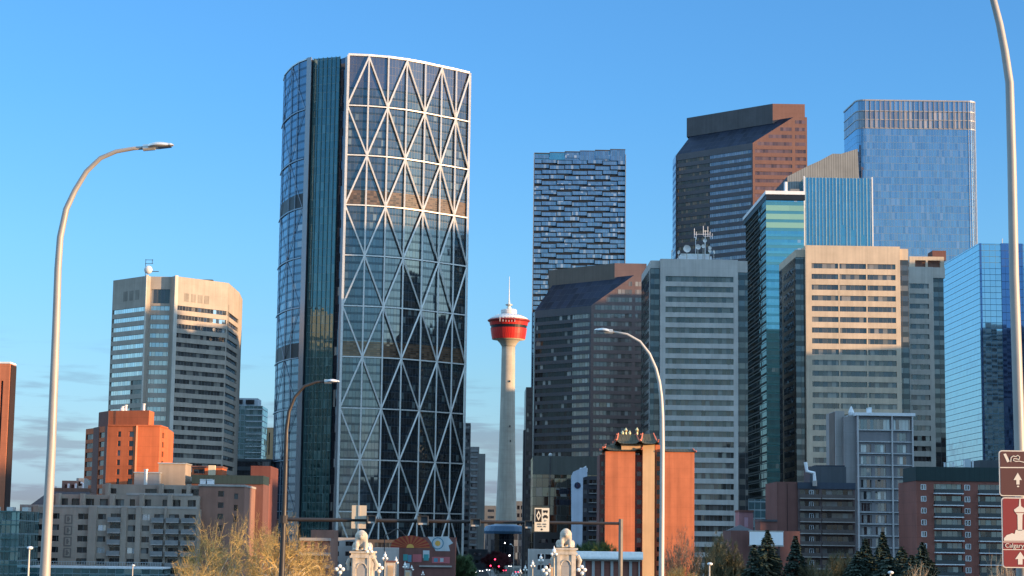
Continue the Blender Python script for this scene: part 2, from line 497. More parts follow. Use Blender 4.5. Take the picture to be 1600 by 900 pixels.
g_brookt = glass('crown_screen_glass', (.55, .6, .68), (.20, .19, .18), .25, pw=3.0, ph=4.6, mw=.35, mh=.25, mcol=(.16, .15, .15), tilt=.02, blinds=.4, bcol=(.42, .38, .33))
g_teal = glass('teal_glass', (.42, .74, .80), (.01, .05, .075), .5, pw=1.5, ph=3.9, mw=.05, mh=.06, mcol=(.03, .12, .16), tilt=.006, blinds=.05, span=1.8, scol=(.05, .16, .16), var=.25)
g_tealside = glass('teal_side_glass', (.35, .45, .45), (.012, .02, .022), .2, pw=1.5, ph=3.9, mw=.06, mh=.35, mcol=(.04, .05, .045), tilt=.004, blinds=.03, var=.5)
g_fin = glass('blue_fin_glass', (.42, .66, .74), (.02, .09, .13), .42, pw=1.5, ph=4, mw=.05, mh=.08, mcol=(.05, .16, .22), tilt=.004, blinds=0, var=.2)
g_mirror = glass('blue_mirror_glass', (.54, .72, .82), (.01, .05, .09), .6, pw=2.6, ph=2.8, mw=.14, mh=.24, mcol=(.07, .17, .25), tilt=.006, blinds=0, var=.12, wave=.004)
g_bronze = glass('bronze_glass', (.50, .44, .36), (.03, .026, .02), .28, pw=2.4, ph=3.6, mw=.1, mh=.14, mcol=(.05, .045, .04), tilt=.01, blinds=.04)
g_black = glass('black_glass', (.4, .42, .5), (.012, .012, .016), .16, pw=1.5, ph=3.9, mw=.06, mh=.1, mcol=(.03, .03, .035), tilt=.01, blinds=.03)
g_slope = glass('sloped_roof_glass', (.2, .24, .32), (.012, .016, .028), .05, rough=.35, pw=3, ph=3, mw=.06, mh=.06, mcol=(.02, .03, .04), tilt=.003, blinds=0)
g_rib = glass('pale_ribbon_glass', (.62, .58, .62), (.18, .165, .185), .2, pw=1.5, ph=50, mh=.0, mw=.2, mcol=(.09, .08, .1), tilt=.012, blinds=.1)
g_rib2 = glass('tan_ribbon_glass', (.65, .58, .52), (.16, .135, .12), .12, pw=1.5, ph=50, mh=.0, mw=.2, mcol=(.07, .06, .06), tilt=.012, blinds=.1)
g_ribd = glass('warm_reflection_glass', (.45, .36, .3), (.075, .045, .03), .10, pw=1.5, ph=50, mh=.0, mw=.2, mcol=(.03, .025, .025), tilt=.03, blinds=.25, bcol=(.34, .18, .10))  # brown interior and orange blinds paint in warm reflections
g_apt = glass('apartment_glass', (.5, .5, .5), (.022, .024, .028), .08, pw=1.4, ph=50, mh=0, mw=.12, mcol=(.12, .12, .12), tilt=.015, blinds=.18, bcol=(.16, .18, .19))
g_aptb = glass('sky_lit_apartment_glass', (.8, .9, 1), (.16, .22, .27), .5, pw=1.4, ph=50, mh=0, mw=.1, mcol=(.2, .2, .2), tilt=.01, blinds=0)
g_low = glass('low_teal_glass', (.45, .68, .72), (.01, .04, .05), .35, pw=2.0, ph=3.0, mw=.12, mh=.2, mcol=(.14, .2, .22), tilt=.02, blinds=.1, bcol=(.1, .2, .22))

# ------------------------------------------------------------------ ground, river, bridge road
def road_z(y):
    if y < 270: return 13.4 - .018 * y
    return max(0.12, 8.54 - .029 * (y - 270))
grass_m = wall('valley_ground', (.14, .135, .11), var=.35, nscale=.02)
asphalt = wall('asphalt', (.05, .05, .052), var=.15, nscale=.4)
gm = M()
prof = [(-4000, 13), (-60, 12.4), (0, 12.2), (110, 10.4), (200, 5.0), (285, -3.5), (300, -6.5), (385, -6.5), (398, -.8), (430, 0), (1200, 0), (4000, 0), (30000, 0)]
xs = [-30000, -3000, -600, -150, -60, -14, 10, 60, 150, 600, 3000, 30000]
for i in range(len(prof) - 1):
    for j in range(len(xs) - 1):
        (y0, a), (y1, b) = prof[i], prof[i + 1]
        gm.face([(xs[j], y0, a), (xs[j + 1], y0, a), (xs[j + 1], y1, b), (xs[j], y1, b)])
gm.build('ground', grass_m, kind='structure')
m, t, out = newmat('river_water')
b = N(t, 'ShaderNodeBsdfPrincipled'); b.inputs['Base Color'].default_value = (.02, .045, .04, 1); b.inputs['Roughness'].default_value = .12
t.links.new(b.outputs[0], out.inputs[0])
M().face([(-3000, 288, -5.2), (3000, 288, -5.2), (3000, 394, -5.2), (-3000, 394, -5.2)]).build('water', m, kind='structure')
rd = M()
ys = [-200, 0, 60, 120, 200, 270, 330, 400, 480, 555, 640, 900, 1400]
def road_c(y): return -2.4 - .0195 * y
for i in range(len(ys) - 1):
    y0, y1 = ys[i], ys[i + 1]
    for (l, r_, dz, mi) in ((-10.5, 10.5, 0, 0), (-13.5, -10.5, .14, 1), (10.5, 13.5, .14, 1)):
        z0, z1 = road_z(y0) + dz, road_z(y1) + dz
        a, b_, c, d = (road_c(y0) + l, y0, z0), (road_c(y0) + r_, y0, z0), (road_c(y1) + r_, y1, z1), (road_c(y1) + l, y1, z1)
        rd.face([a, b_, c, d], m=mi)
        for p, q in ((a, d), (b_, c)):
            rd.face([p, q, (q[0], q[1], q[2] - 1.4), (p[0], p[1], p[2] - 1.4)], m=1)
    y = y0
    while y < y1:
        for off in (-3.5, 3.5):
            yy = min(y + 3, y1)
            c0, c1 = road_c(y) + off, road_c(yy) + off
            z0 = road_z(y0) + (road_z(y1) - road_z(y0)) * (y - y0) / (y1 - y0)
            z1 = road_z(y0) + (road_z(y1) - road_z(y0)) * (yy - y0) / (y1 - y0)
            rd.face([(c0 - .07, y, z0 + .006), (c0 + .07, y, z0 + .006), (c1 + .07, yy, z1 + .006), (c1 - .07, yy, z1 + .006)], m=2)
        y += 9
rd.build('road', [asphalt, wall('kerb_concrete', (.3, .29, .27)), wall('road_paint', (.7, .7, .66))], kind='structure')
bp = thing('bridge', 'long concrete bridge deck on piers carrying the road over the river', 'bridge', (-8, 340, -6))
pm = []
for y in (250, 290, 330, 370, 400):
    pr = M(); pr.box(road_c(y) - 11, road_c(y) + 11, y - 1.5, y + 1.5, -6.5, road_z(y) - 1.2); pr.build('pier', sand, bp)

# ------------------------------------------------------------------ curved diagrid tower
def curved_tower():
    z0, z1 = 0.0, 236.5
    TB = [(545, 866), (577, 867.2), (607, 869.8), (635.5, 874), (664, 880), (689.5, 886.5), (712, 892), (733, 898)]
    main = [Vector(at(p, 76 + .0, d)[:2]) for p, d in TB]
    # correct the px for the height of the roof line of each vertex
    tops = [75.5, 77, 79.4, 84, 89, 94, 99, 105]
    main = [Vector(at(p, tp, d)[:2]) for (p, d), tp in zip(TB, tops)]
    left = [Vector(at(p, tp, d)[:2]) for p, tp, d in ((443.5, 118, 918), (446, 108, 906), (451, 101, 898), (458, 94, 889), (468, 88, 881), (480, 83, 875.5))]
    a0 = Vector(at(487, 82, 873.5)[:2]); at0 = Vector(at(490.5, 81, 876)[:2]); at1 = Vector(at(532.5, 78, 871)[:2]); a1 = Vector(at(540, 77, 868)[:2])
    back = [main[-1] + Vector((-3, 22)), main[-3] + Vector((-12, 44)), Vector((-75, 948)), left[0] + Vector((14, 24)), left[0] + Vector((1, 10))]
    r = thing('curved_office_tower', 'tallest curved glass skyscraper wrapped in a white steel diamond grid', 'skyscraper', cen(main + left))
    def skin(pts, za, zb, mat, name, du=0.0, o=0.0):
        m = M(); u = 0.0
        for i in range(len(pts) - 1):
            L = (pts[i + 1] - pts[i]).length
            F = Face(pts[i], pts[i + 1])
            m.face([F.P(0, za, o), F.P(L, za, o), F.P(L, zb, o), F.P(0, zb, o)], uv=[(u, za), (u + L, za), (u + L, zb), (u, zb)])
            u += L
        return m.build(name, mat, r)
    T = 23.22
    ring = [236.0 - T * k for k in range(11)]
    skin(main, z0, ring[10] + 0, g_bow, 'base_glass')
    segs = []
    top = z1
    for k in (0, 3, 6):
        hb = 14.5 if k == 0 else 7.2
        zb = ring[k] - hb if k == 0 else ring[k]
        if k == 0:
            skin(main, ring[0] - hb, z1, band_g, 'parapet_band'); prev = ring[0] - hb
        else:
            skin(main, ring[k] + hb, prev, g_bow, 'glass_wall')
            skin(main, ring[k], ring[k] + hb, louvre_b, 'plant_floor_band'); prev = ring[k]
    skin(main, ring[10], prev, g_bow, 'glass_wall')
    # left, curved end
    prev = z1
    for k in (3, 6):
        skin(left, ring[k] + 7, prev, g_bowl, 'curved_glass_wall')
        skin(left, ring[k], ring[k] + 7, louvre, 'plant_floor_band'); prev = ring[k]
    skin(left, z0, prev, g_bowl, 'curved_glass_wall')
    # pilaster, slots and the atrium
    M().prism([left[-1] + Vector((0, -.6)), a0 + Vector((0, -.6)), a0 + Vector((0, 8)), left[-1] + Vector((0, 8))], z0, z1 + .8).build('corner_pier', grey_panel, r)
    skin([at0, at1], z0, z1 + .6, g_atr, 'atrium_wall')
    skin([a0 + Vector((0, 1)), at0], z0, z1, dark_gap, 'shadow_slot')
    skin([at1, a1], z0, z1 - .5, g_black, 'dark_strip')
    skin([a1, main[0]], z0, z1 - .3, grey_panel, 'side_panel')
    # atrium stick mullions
    F = Face(at0, at1)
    for q in (0.02, .2, .36, .52, .68, .84, .98):
        M().wbox(F, F.L * q - .12, F.L * q + .12, z0, z1 + .9, 0.02, .35).build('atrium_mullion', teal_m, r)
    # hidden sides and the roof
    skin([main[-1]] + back + [left[0]], z0, z1, g_bow, 'rear_glass_wall')
    m = M(); allp = left + [a0, at0, at1, a1] + main + back
    m.face([(p.x, p.y, z1 - .6) for p in allp]); m.build('roof', roof_grey, r)
    # coping line
    m = M(); m.tube([(p.x, p.y - .3, z1 + .3) for p in main], .7, 4); m.build('coping', steel_w, r)
    m = M(); m.tube([(p.x, p.y - .3, z1 + .2) for p in left], .45, 4); m.build('coping', alu, r)
    # diagrid
    out = []
    for i, p in enumerate(main):
        q = main[max(0, i - 1)]; s = main[min(len(main) - 1, i + 1)]
        t_ = (s - q).normalized(); out.append(p + Vector((t_.y, -t_.x)) * 0.9)
    for i, p in enumerate(out):
        M().tube([(p.x, p.y, z0), (p.x, p.y, z1)], .46 if 0 < i < 7 else .7, 4).build('vertical_mullion', steel_w, r)
    for k in range(1, 10):
        M().tube([(p.x, p.y, ring[k]) for p in out], .38, 4).build('ring_beam', steel_w, r)
    dz = M
    for k in range(10):
        for i in range(8):
            if (i + k) % 2 == 1:
                for j in (i - 1, i + 1):
                    if 0 <= j < 8:
                        p, q = out[i], out[j]
                        M().tube([(p.x, p.y, ring[k]), (q.x, q.y, ring[k + 1])], .48, 4).build('diagonal_brace', steel_w, r)
    # fainter grid of the curved end
    lo = []
    for i, p in enumerate(left):
        q = left[max(0, i - 1)]; s = left[min(len(left) - 1, i + 1)]
        t_ = (s - q).normalized(); lo.append(p + Vector((t_.y, -t_.x)) * 0.35)
    for k in range(1, 10):
        M().tube([(p.x, p.y, ring[k]) for p in lo], .32, 4).build('end_ring_beam', alu_b, r)
    for i in (1, 3, 4): M().tube([(lo[i].x, lo[i].y, 0), (lo[i].x, lo[i].y, z1)], .22, 4).build('end_mullion', alu_b, r)
    for k in range(10):
        a, b_ = (1, 3) if k % 2 else (3, 1)
        M().tube([(lo[a].x, lo[a].y, ring[k]), (lo[2].x, lo[2].y, (ring[k] + ring[k + 1]) / 2), (lo[b_].x, lo[b_].y, ring[k + 1])], .14, 4).build('end_brace', alu_b, r)
        a, b_ = (5, 3) if k % 2 else (3, 5)
        M().tube([(lo[a].x, lo[a].y, ring[k]), (lo[4].x, lo[4].y, (ring[k] + ring[k + 1]) / 2), (lo[b_].x, lo[b_].y, ring[k + 1])], .14, 4).build('end_brace', alu_b, r)
    # small rooftop lump
    p = at(654, 82, 890)
    M().box(p.x - 3, p.x + 2, 890, 894, z1 - .6, z1 + 2.4).build('roof_plant', char, r)
louvre_b = glass('brown_plant_band', (.6, .42, .3), (.13, .08, .05), .14, pw=1.55, ph=1.0, mw=.08, mh=.2, mcol=(.05, .04, .035), tilt=.01, blinds=0)
grey_panel = metal('grey_panel', (.30, .31, .33), .4, .3)
teal_m = metal('teal_mullion', (.07, .14, .14), .4, .3)
alu_b = metal('blue_grey_mullion', (.24, .30, .37), .4, .3)
curved_tower()

# ------------------------------------------------------------------ concrete observation tower
def observation_tower():
    D = 1288.0; m_ = D / FPX
    c = at(795, 500, D); cx, cy = c.x, D
    r = thing('observation_tower', 'slender concrete observation tower with a red and white pod and antenna', 'tower', (cx, cy, 0))
    def Z(py): return zat(795, py, D)
    prof = []
    for py, hw in ((890, 19.5), (815, 16.6), (760, 14.6), (700, 12.7), (640, 11.6), (600, 11), (560, 10.7), (541, 10.5)):
        prof.append((hw * m_, Z(py) if py != 890 else 0))
    M_ = M(); M_.lathe(cx, cy, prof, 32); M_.smooth = True; M_.build('shaft', conc_tower, r)
    for py, o in ((598, 3), (668, 4), (691, 5)):
        z = Z(py); x = cx + o * m_; rr = 12 * m_
        M().box(x - .35, x + .35, cy - rr - .1, cy - rr + 3.5, z, z + 1.2).build('shaft_window', dark_gap, r)
    a = M(); a.smooth = True
    a.lathe(cx, cy, [(10.5 * m_, Z(542)), (11.5 * m_, Z(540)), (14 * m_, Z(536)), (16.5 * m_, Z(533.5)), (19, Z(0))][:4] + [(18.5 * m_, Z(531.5)), (26.0 * m_, Z(530.5))], 32)
    a.build('pod_soffit', conc_tower, r)
    M().lathe(cx, cy, [(26 * m_, Z(530.5)), (27.5 * m_, Z(522)), (28.6 * m_, Z(514)), (28.8 * m_, Z(513.5))], 36).build('red_lower_wall', red_p, r)
    M().lathe(cx, cy, [(27.6 * m_, Z(513.7)), (28.4 * m_, Z(508.8))], 36).build('window_band', dark_gap, r)
    M().lathe(cx, cy, [(29.4 * m_, Z(509)), (30.6 * m_, Z(503.5))], 36).build('red_upper_wall', red_p, r)
    M().lathe(cx, cy, [(30.8 * m_, Z(503.7)), (33.4 * m_, Z(501.8)), (33.4 * m_, Z(500.6)), (31.5 * m_, Z(499.6))], 36).build('roof_rim', red_dk, r)
    a = M(); a.smooth = True
    a.lathe(cx, cy, [(32.0 * m_, Z(500.0)), (27 * m_, Z(496.2)), (20 * m_, Z(493)), (13 * m_, Z(491))], 36)
    a.build('dome', white_dome, r)
    for k in range(28):
        an = 2 * pi * k / 28
        a = M(); a.tube([(cx + cos(an) * 31.6 * m_, cy + sin(an) * 31.6 * m_, Z(500.3)), (cx + cos(an) * 20 * m_, cy + sin(an) * 20 * m_, Z(492.4))], .14, 3)
        a.build('dome_rib', white_t, r)
    a = M(); a.lathe(cx, cy, [(11.5 * m_, Z(492)), (12.6 * m_, Z(489)), (12.6 * m_, Z(485)), (11 * m_, Z(483.5)), (5 * m_, Z(483))], 28)
    a.build('crown_drum', white_dome, r)
    M().tube([(cx, cy, Z(484)), (cx, cy, Z(474)), (cx, cy, Z(466)), (cx, cy, Z(432))], [1.0, .8, .35, .12], 8).build('antenna', steel_w, r)
    M().lathe(cx, cy, [(.5, Z(479)), (2.2, Z(477.5)), (2.4, Z(475.5)), (.6, Z(474.5))], 14).build('antenna_platform', alu, r)
    M().lathe(cx, cy, [(.4, Z(484)), (1.5, Z(482)), (1.5, Z(480)), (.4, Z(479))], 10).build('antenna_collar', steel_w, r)
    # service gondola frame hanging on the left front of the pod
    for k in range(6):
        x = cx + (-14 + 4.6 * k) * m_
        M().box(x, x + .35, cy - 31 * m_, cy - 29.5 * m_ , Z(506), Z(498)).build('railing_post', white_t, r)
    # blue-roofed hall round the foot
    D2 = 1180
    a = at(760, 835, D2); b_ = at(816, 835, D2)
    ft = thing('tower_podium', 'low blue roofed hall round the foot of the concrete tower', 'building', ((a.x + b_.x) / 2, D2 + 15, 0))
    X0, X1 = a.x, b_.x
    M().lathe((X0 + X1) / 2, D2 + 14, [(12, 0), (12, zat(790, 834, D2))], 24).build('wall', g_black, ft)
    M().lathe((X0 + X1) / 2, D2 + 14, [(13, zat(790, 834, D2)), (13.4, zat(790, 830, D2)), (11.5, zat(790, 822, D2)), (6, zat(790, 819, D2))], 24).build('roof', blue_r, ft)
red_dk = wall('dark_red_enamel', (.28, .03, .025), rough=.5)
white_dome = wall('white_dome', (.62, .60, .58), var=.1, joint=[(0, 0), (0, 0)])
blue_r = wall('blue_metal_roof', (.04, .10, .18), rough=.4)
observation_tower()

# ------------------------------------------------------------------ octagonal office tower (left)
def octagon_tower():
    V = [(177, 438, 817), (230.5, 431, 800), (236, 431, 802.5), (268, 431, 802.5), (273, 431, 800), (357, 442, 820), (374, 457, 852)]
    P = [Vector(at(*v)[:2]) for v in V]
    foot = P + [P[6] + Vector((-2, 25)), P[5] + Vector((-20, 60)), P[0] + Vector((12, 60)), P[0] + Vector((-4, 25))]
    z1 = zat(252, 431, 800)
    r = thing('octagonal_office_tower', 'eight sided beige office tower with pale window stripes and a sphere antenna', 'office tower', cen(foot))
    F0, F2, F4, F5 = Face(P[0], P[1]), Face(P[2], P[3]), Face(P[4], P[5]), Face(P[5], P[6])
    zt = F0.z(200, 482) ; pitch = 3.86
    n = 30
    o0 = []
    s1 = F0.L - .8; sm = F0.s(204, 600)
    for k in range(n):
        b = zt - 1.9 - k * pitch
        if b < 3: break
        if k < 8: o0.append((.4, s1, b, b + 1.9, g_winb))
        else:
            o0.append((.4, sm - .2, b, b + 1.9, g_winb)); o0.append((sm + .2, s1, b, b + 1.9, g_win))
    zt2 = F2.z(252, 478); o2 = rows(F2, [(.4, F2.L - .4)], zt2, 1.9, pitch, n, mt=g_winb)
    o2 += [(.4, F2.L - .4, F2.z(252, 474), F2.z(252, 452), g_win)]
    zt4 = F4.z(276, 477)
    o4 = []
    for k in range(n):
        b = zt4 - 1.9 - k * pitch
        if b < 3: break
        o4.append((.8, F4.L - .6, b, b + 1.9, g_winb if k < 3 else g_win))  # top rows get brighter glass to imitate mirrored bright sky
    o5 = [(.4, F5.L - .3, b[2], b[3], g_win) for b in o4]
    # recessed faint panels high on the walls
    block(r, foot, 0, z1, conc_warm, {0: o0, 2: o2, 4: o4, 5: o5}, g_win, .45, cap=100)
    for F, a, b_, y0, y1 in ((F0, 193, 220, 456, 471), (F4, 288, 330, 458, 471)):
        s0, s1_ = F.s(a, 460), F.s(b_, 460); m = M()
        k = 3 if F is F0 else 4
        for i in range(k):
            q0 = s0 + (s1_ - s0) * i / k; q1 = q0 + (s1_ - s0) / k * .72
            m.wbox(F, q0, q1, F.z(a, y1), F.z(a, y0) - (0.0), 0.0, .05)
        m.build('ghost_panel', ghost, r)
    for F, s in ((F0, F0.L - .6), (F4, .0)):
        M().wbox(F, s, s + 1.6 if F is F4 else F0.L, 0, z1 + .3, 0.0, .5).build('corner_fin', conc_lt, r)
    m = M(); m.wbox(F5, 1.2, 2.2, zt4 - 12, zt4 + 3, 0, .05); m.wbox(F5, 3.4, 4.4, zt4 - 12, zt4 + 3, 0, .05); m.build('louvre_panel', ghost, r)
    # antenna ball and davit
    p = at(231.5, 425, 812); zb = z1
    an = thing('sphere_antenna', 'white ball antenna with a small aerial on the octagonal tower roof', 'antenna', (p.x, 812, zb))
    m = M(); m.ball((p.x, 812, zat(231, 421.5, 812)), 1.8, 14, 8); m.smooth = True; m.build('radome', white_dome, an)
    m = M(); m.tube([(p.x, 812, zb - .5), (p.x, 812, zb + 2)], .35, 6); m.build('mast', steel_g, an)
    m = M(); x = p.x
    z5, z6 = zat(231, 414, 812), zat(231, 405, 812)
    for q in ((x - 1.2, zb, z6), (x + 1.6, z5 + .5, z6)): m.tube([(q[0], 812, q[1]), (q[0], 812, q[2])], .13, 4)
    for zz in (z5 + .6, z6 - .3): m.tube([(x - 1.4, 812, zz), (x + 2, 812, zz)], .13, 4)
    m.tube([(x + 1, 812, zat(231, 424, 812)), (x + 4.5, 812, zat(231, 424, 812))], .2, 4)
    m.build('aerial_frame', steel_d, an)
    q = at(325, 435, 835)
    hp = thing('rooftop_cradle', 'dark low window washing rig on the octagonal tower roof', 'roof rig', (q.x, 835, zb))
    m = M(); m.box(q.x - 3.6, q.x + 3.4, 833, 838, zb + .0, zb + 2.2); m.build('body', char, hp)
    m = M(); m.box(q.x - 4, q.x + 2.5, 832, 836, zb + 2.2, zb + 3.0); m.build('boom', bronze_m, hp)
    M().box(q.x + 2.6, q.x + 4.8, 834, 837, zb, zb + 1.2).build('winch', char, hp)
ghost = wall('weathered_panel', (.25, .22, .185), var=.2)
octagon_tower()

# ------------------------------------------------------------------ towers with notched glass corners
def notch_tower(name, label, wm, D, fl, fr, ytop, nl, nr, ll, y_nl, y_nr, y_row, pitch, hrow, cols, gw, notchm, lcols, back=45, ymain=None, lit_notch=None):
    fy = ytop
    foot = gfoot(fl, fr, fy, D, back)
    z1 = zat((fl + fr) / 2, fy, D)
    r = thing(name, label, 'office tower', cen(foot))
    F = Face(foot[0], foot[1])
    zt = F.z(fl, y_row)
    n = int((zt - 5) / pitch)
    block(r, foot, 0, z1, wm, {0: rows(F, pxspans(F, cols, y_row), zt, hrow, pitch, n)}, gw, .5, cap=100)
    # left notch: glass column set back 2 m
    zN = zat(nl, y_nl, D + 2)
    gl = gfoot(nl, fl + 1, y_nl, D + 2.2, back - 6)
    glz = zN - 2.8
    Fg = Face(gl[0], gl[1])
    m = M(); m.prism(gl, 0, glz); m.build('corner_glazing', notchm, r)
    M().prism(gfoot(nl, fl + 1, y_nl, D + 1.8, back - 6), glz, zN).build('corner_cap', wm, r)
    # left wing
    wl = gfoot(ll, nl + .5, y_nl, D + 2.2 + 3, back - 12)
    a = gl[0]; w2 = [a + G * 2.0 + U * 0.1, a + G * 2.0 + U * .1 + G * 30 + U * 4, a + G * 32, None]
    # wing runs back along the grid
    zw = zN - .2
    # near corner a, far corner seen at pixel ll
    Fs = Face(a, a + G)          # plane along grid through near corner
    dlen = abs(Fs.s(ll, y_nl))
    dlen = min(max(dlen, 14), 34)
    wing = [a + G * 1.2, a + G * 1.2 + U * 5, a + G * (1.2 + dlen) + U * 5, a + G * (1.2 + dlen)]
    Fl = Face(wing[3], wing[0])
    sp = [(Fl.L * .10, Fl.L * .88)]
    block(r, wing, 0, zw, wm, {3: rows(Fl, sp, zt - .6, hrow + .5, pitch, n)}, gw, .8, part='side_wall', cap=40, wpart='side_window')
    # right notch
    if nr:
        gr = gfoot(fr - 1, nr, y_nr, D + 2.2, back - 6)
        zr = zat(nr, y_nr, D + 2)
        M().prism(gr, 0, zr - 4.2).build('corner_glazing', notchm, r)
        M().prism(gfoot(fr - 1, nr, y_nr, D + 1.8, back - 6), zr - 4.2, zr).build('corner_cap', wm, r)
    return r, foot, z1
g_notch = glass('notch_glass', (.5, .52, .52), (.045, .045, .045), .16, pw=2.2, ph=3.8, mw=.14, mh=.1, mcol=(.05, .05, .05), tilt=.012, blinds=.25, bcol=(.2, .19, .165), span=1.9, scol=(.03, .033, .035))
rP, fP, zP = notch_tower('grey_office_tower', 'grey concrete office tower with ribbon windows and a roof full of dishes', conc_grey, 690,
                         1032, 1153, 405, 1016.5, 1168, 1002.5, 407, 408, 431, 3.74, 2.0, [(1040, 1146)], g_grey, g_notch, None)
rU, fU, zU = notch_tower('beige_office_tower', 'beige concrete office tower half lit by the sun above its brown windows', conc_beige, 700,
                         1258.5, 1406, 384, 1243, 1419, 1222.5, 390, 389, 411, 3.97, 1.9, [(1268, 1309.5), (1311.5, 1353), (1355, 1399)], g_win, g_notch, None)
M().prism(gfoot(1280, 1345, 381, 712, 18), zU - .5, zU + 1.6).build('roof_plant', conc_lt, rU)
# plant deck of the grey tower
M().prism(gfoot(1061, 1112, 402, 700, 12), zP - .2, zP + 2.6).build('plant_room', white_t, rP)
M().prism(gfoot(1064, 1108, 402, 702, 8), zP + 2.6, zP + 3.8).build('plant_screen', alu, rP)
M().prism(gfoot(1046, 1062, 402, 705, 8), zP - .2, zP + 2.2).build('cooling_unit', char, rP)
def dish(px, py, rad, D, az=0.0, name='satellite_dish', label='', m='d'):
    p = at(px, py, D)
    r = thing(name, label, 'dish', (p.x, D + 1.2, zP))
    a = M(); seg = 18
    ax = Vector((sin(az), -cos(az), .12)).normalized()
    x = ax.cross(Vector((0, 0, 1))).normalized(); y = x.cross(ax)
    prof = [(0.02, 0.42), (.5, .34), (.85, .14), (1.0, 0.0), (1.0, .08), (.8, .3), (.02, .62)]
    for i in range(len(prof) - 1):
        for k in range(seg):
            q = []
            for (rr, dd), kk in ((prof[i], k), (prof[i], k + 1), (prof[i + 1], k + 1), (prof[i + 1], k)):
                an = 2 * pi * kk / seg
                q.append(p + (x * cos(an) + y * sin(an)) * rr * rad - ax * dd * rad)
            a.face(q)
    a.build('reflector', dish_m, r)
    M().tube([p - ax * .5 * rad, (p.x, p.y + 1.2, p.z - rad * .6), (p.x, p.y + 1.2, min(zP + 1, p.z - rad * .8) - 1.0)], .16, 5).build('mount', steel_g, r)
    return r
dish_m = wall('dish_white', (.58, .57, .55), var=.05)
for i, (px, py, rr, az, lb) in enumerate(((1073.5, 388.5, 1.4, .1, 'largest round dish, at the left of the dish cluster on the grey tower'),
        (1090.8, 385.7, 1.02, .05, 'second largest round dish in the middle of the grey tower roof cluster'),
        (1099.0, 384.5, .72, .2, 'small dish just right of the second largest on the grey tower roof'),
        (1101.5, 375.8, .74, .1, 'topmost small dish below the aerials on the grey tower roof'),
        (1109.3, 387.2, .68, .4, 'upper dish of the close pair at the right of the roof cluster'),
        (1109.2, 391.8, .7, .4, 'lower dish of the close pair at the right of the roof cluster'),
        (1115.8, 393.5, .72, 1.1, 'sunlit oval dish, the rightmost on the grey tower roof'),
        (1060.4, 394, .72, -1.0, 'turned dish beside the dark units on the left of the grey tower roof'),
        (1050.2, 392.5, .62, -1.1, 'leftmost small dish above the dark units on the grey tower roof'))):
    dish(px, py, rr, 697 if i < 8 else 701, az, label=lb)
an = thing('aerial_mast', 'lattice aerial mast with whip antennas above the roof dishes', 'antenna', (at(1102, 390, 704).x, 704, zP))
m = M()
for px, y0, y1 in ((1085, 357, 372), (1088, 362, 374), (1099, 353, 368), (1102, 360, 400), (1106, 354, 370), (1109.5, 362, 373), (1113, 365, 373), (1087, 370, 400)):
    a = at(px, y1, 704); b_ = at(px, y0, 704)
    m.tube([a, b_], .13, 4)
for py, a, b_ in ((366, 1085, 1110), (371, 1085, 1088), (369, 1099, 1113), (361, 1099, 1107)):
    m.tube([at(a, py, 704), at(b_, py, 704)], .1, 4)
m.build('aerial_frame', white_t, an)

# wing behind the beige tower
def beige_rear():
    D = 745
    foot = gfoot(1415, 1473, 398, D, 40)
    z1 = zat(1445, 417, D)
    r = thing('rear_office_block', 'lower grey concrete block behind the right edge of the beige tower', 'office tower', cen(foot))
    F = Face(foot[0], foot[1])
    zt = F.z(1425, 443)
    a = gfoot(1415, 1457.5, 398, D, 40)
    F = Face(a[0], a[1])
    block(r, a, 0, z1, conc_lt, {0: rows(F, pxspans(F, [(1421, 1451)], 450), zt, 1.9, 3.97, 34)}, g_win, .5)
    b_ = gfoot(1457, 1473.5, 398, D + 1.6, 38)
    M().prism(b_, 0, z1 - 4.2).build('corner_glazing', g_notch, r)
    M().prism(gfoot(1457, 1476, 398, D + 1.0, 38), z1 - 4.2, z1).build('corner_cap', conc_lt, r)
    # open roof frame, sunlit
    z2 = zat(1445, 399, D)
    m = M(); f = gfoot(1421, 1475, 398, D + 3, 20); F = Face(f[0], f[1])
    for a_, b2 in ((0, 2.2), (F.L * .47, F.L * .53), (F.L - 1.5, F.L)): m.wbox(F, a_, b2, z1 - .1, z2 - 1.5, -1.2, 0)
    m.wbox(F, 0, F.L, z2 - 1.5, z2, -1.4, .05)
    m.build('roof_frame', conc_beige, r)
    M().prism([F.P(1, 0, -2)[:2], F.P(F.L - 1, 0, -2)[:2], F.P(F.L - 1, 0, -14)[:2], F.P(1, 0, -14)[:2]], z1 - .1, z2 - 1.2).build('plant_room', brick_p, r)
    M().prism(gfoot(1457, 1478, 392, D + 6, 8), z2 - 1, zat(1465, 391.5, D + 6)).build('stair_head', brick_dk, r)
beige_rear()

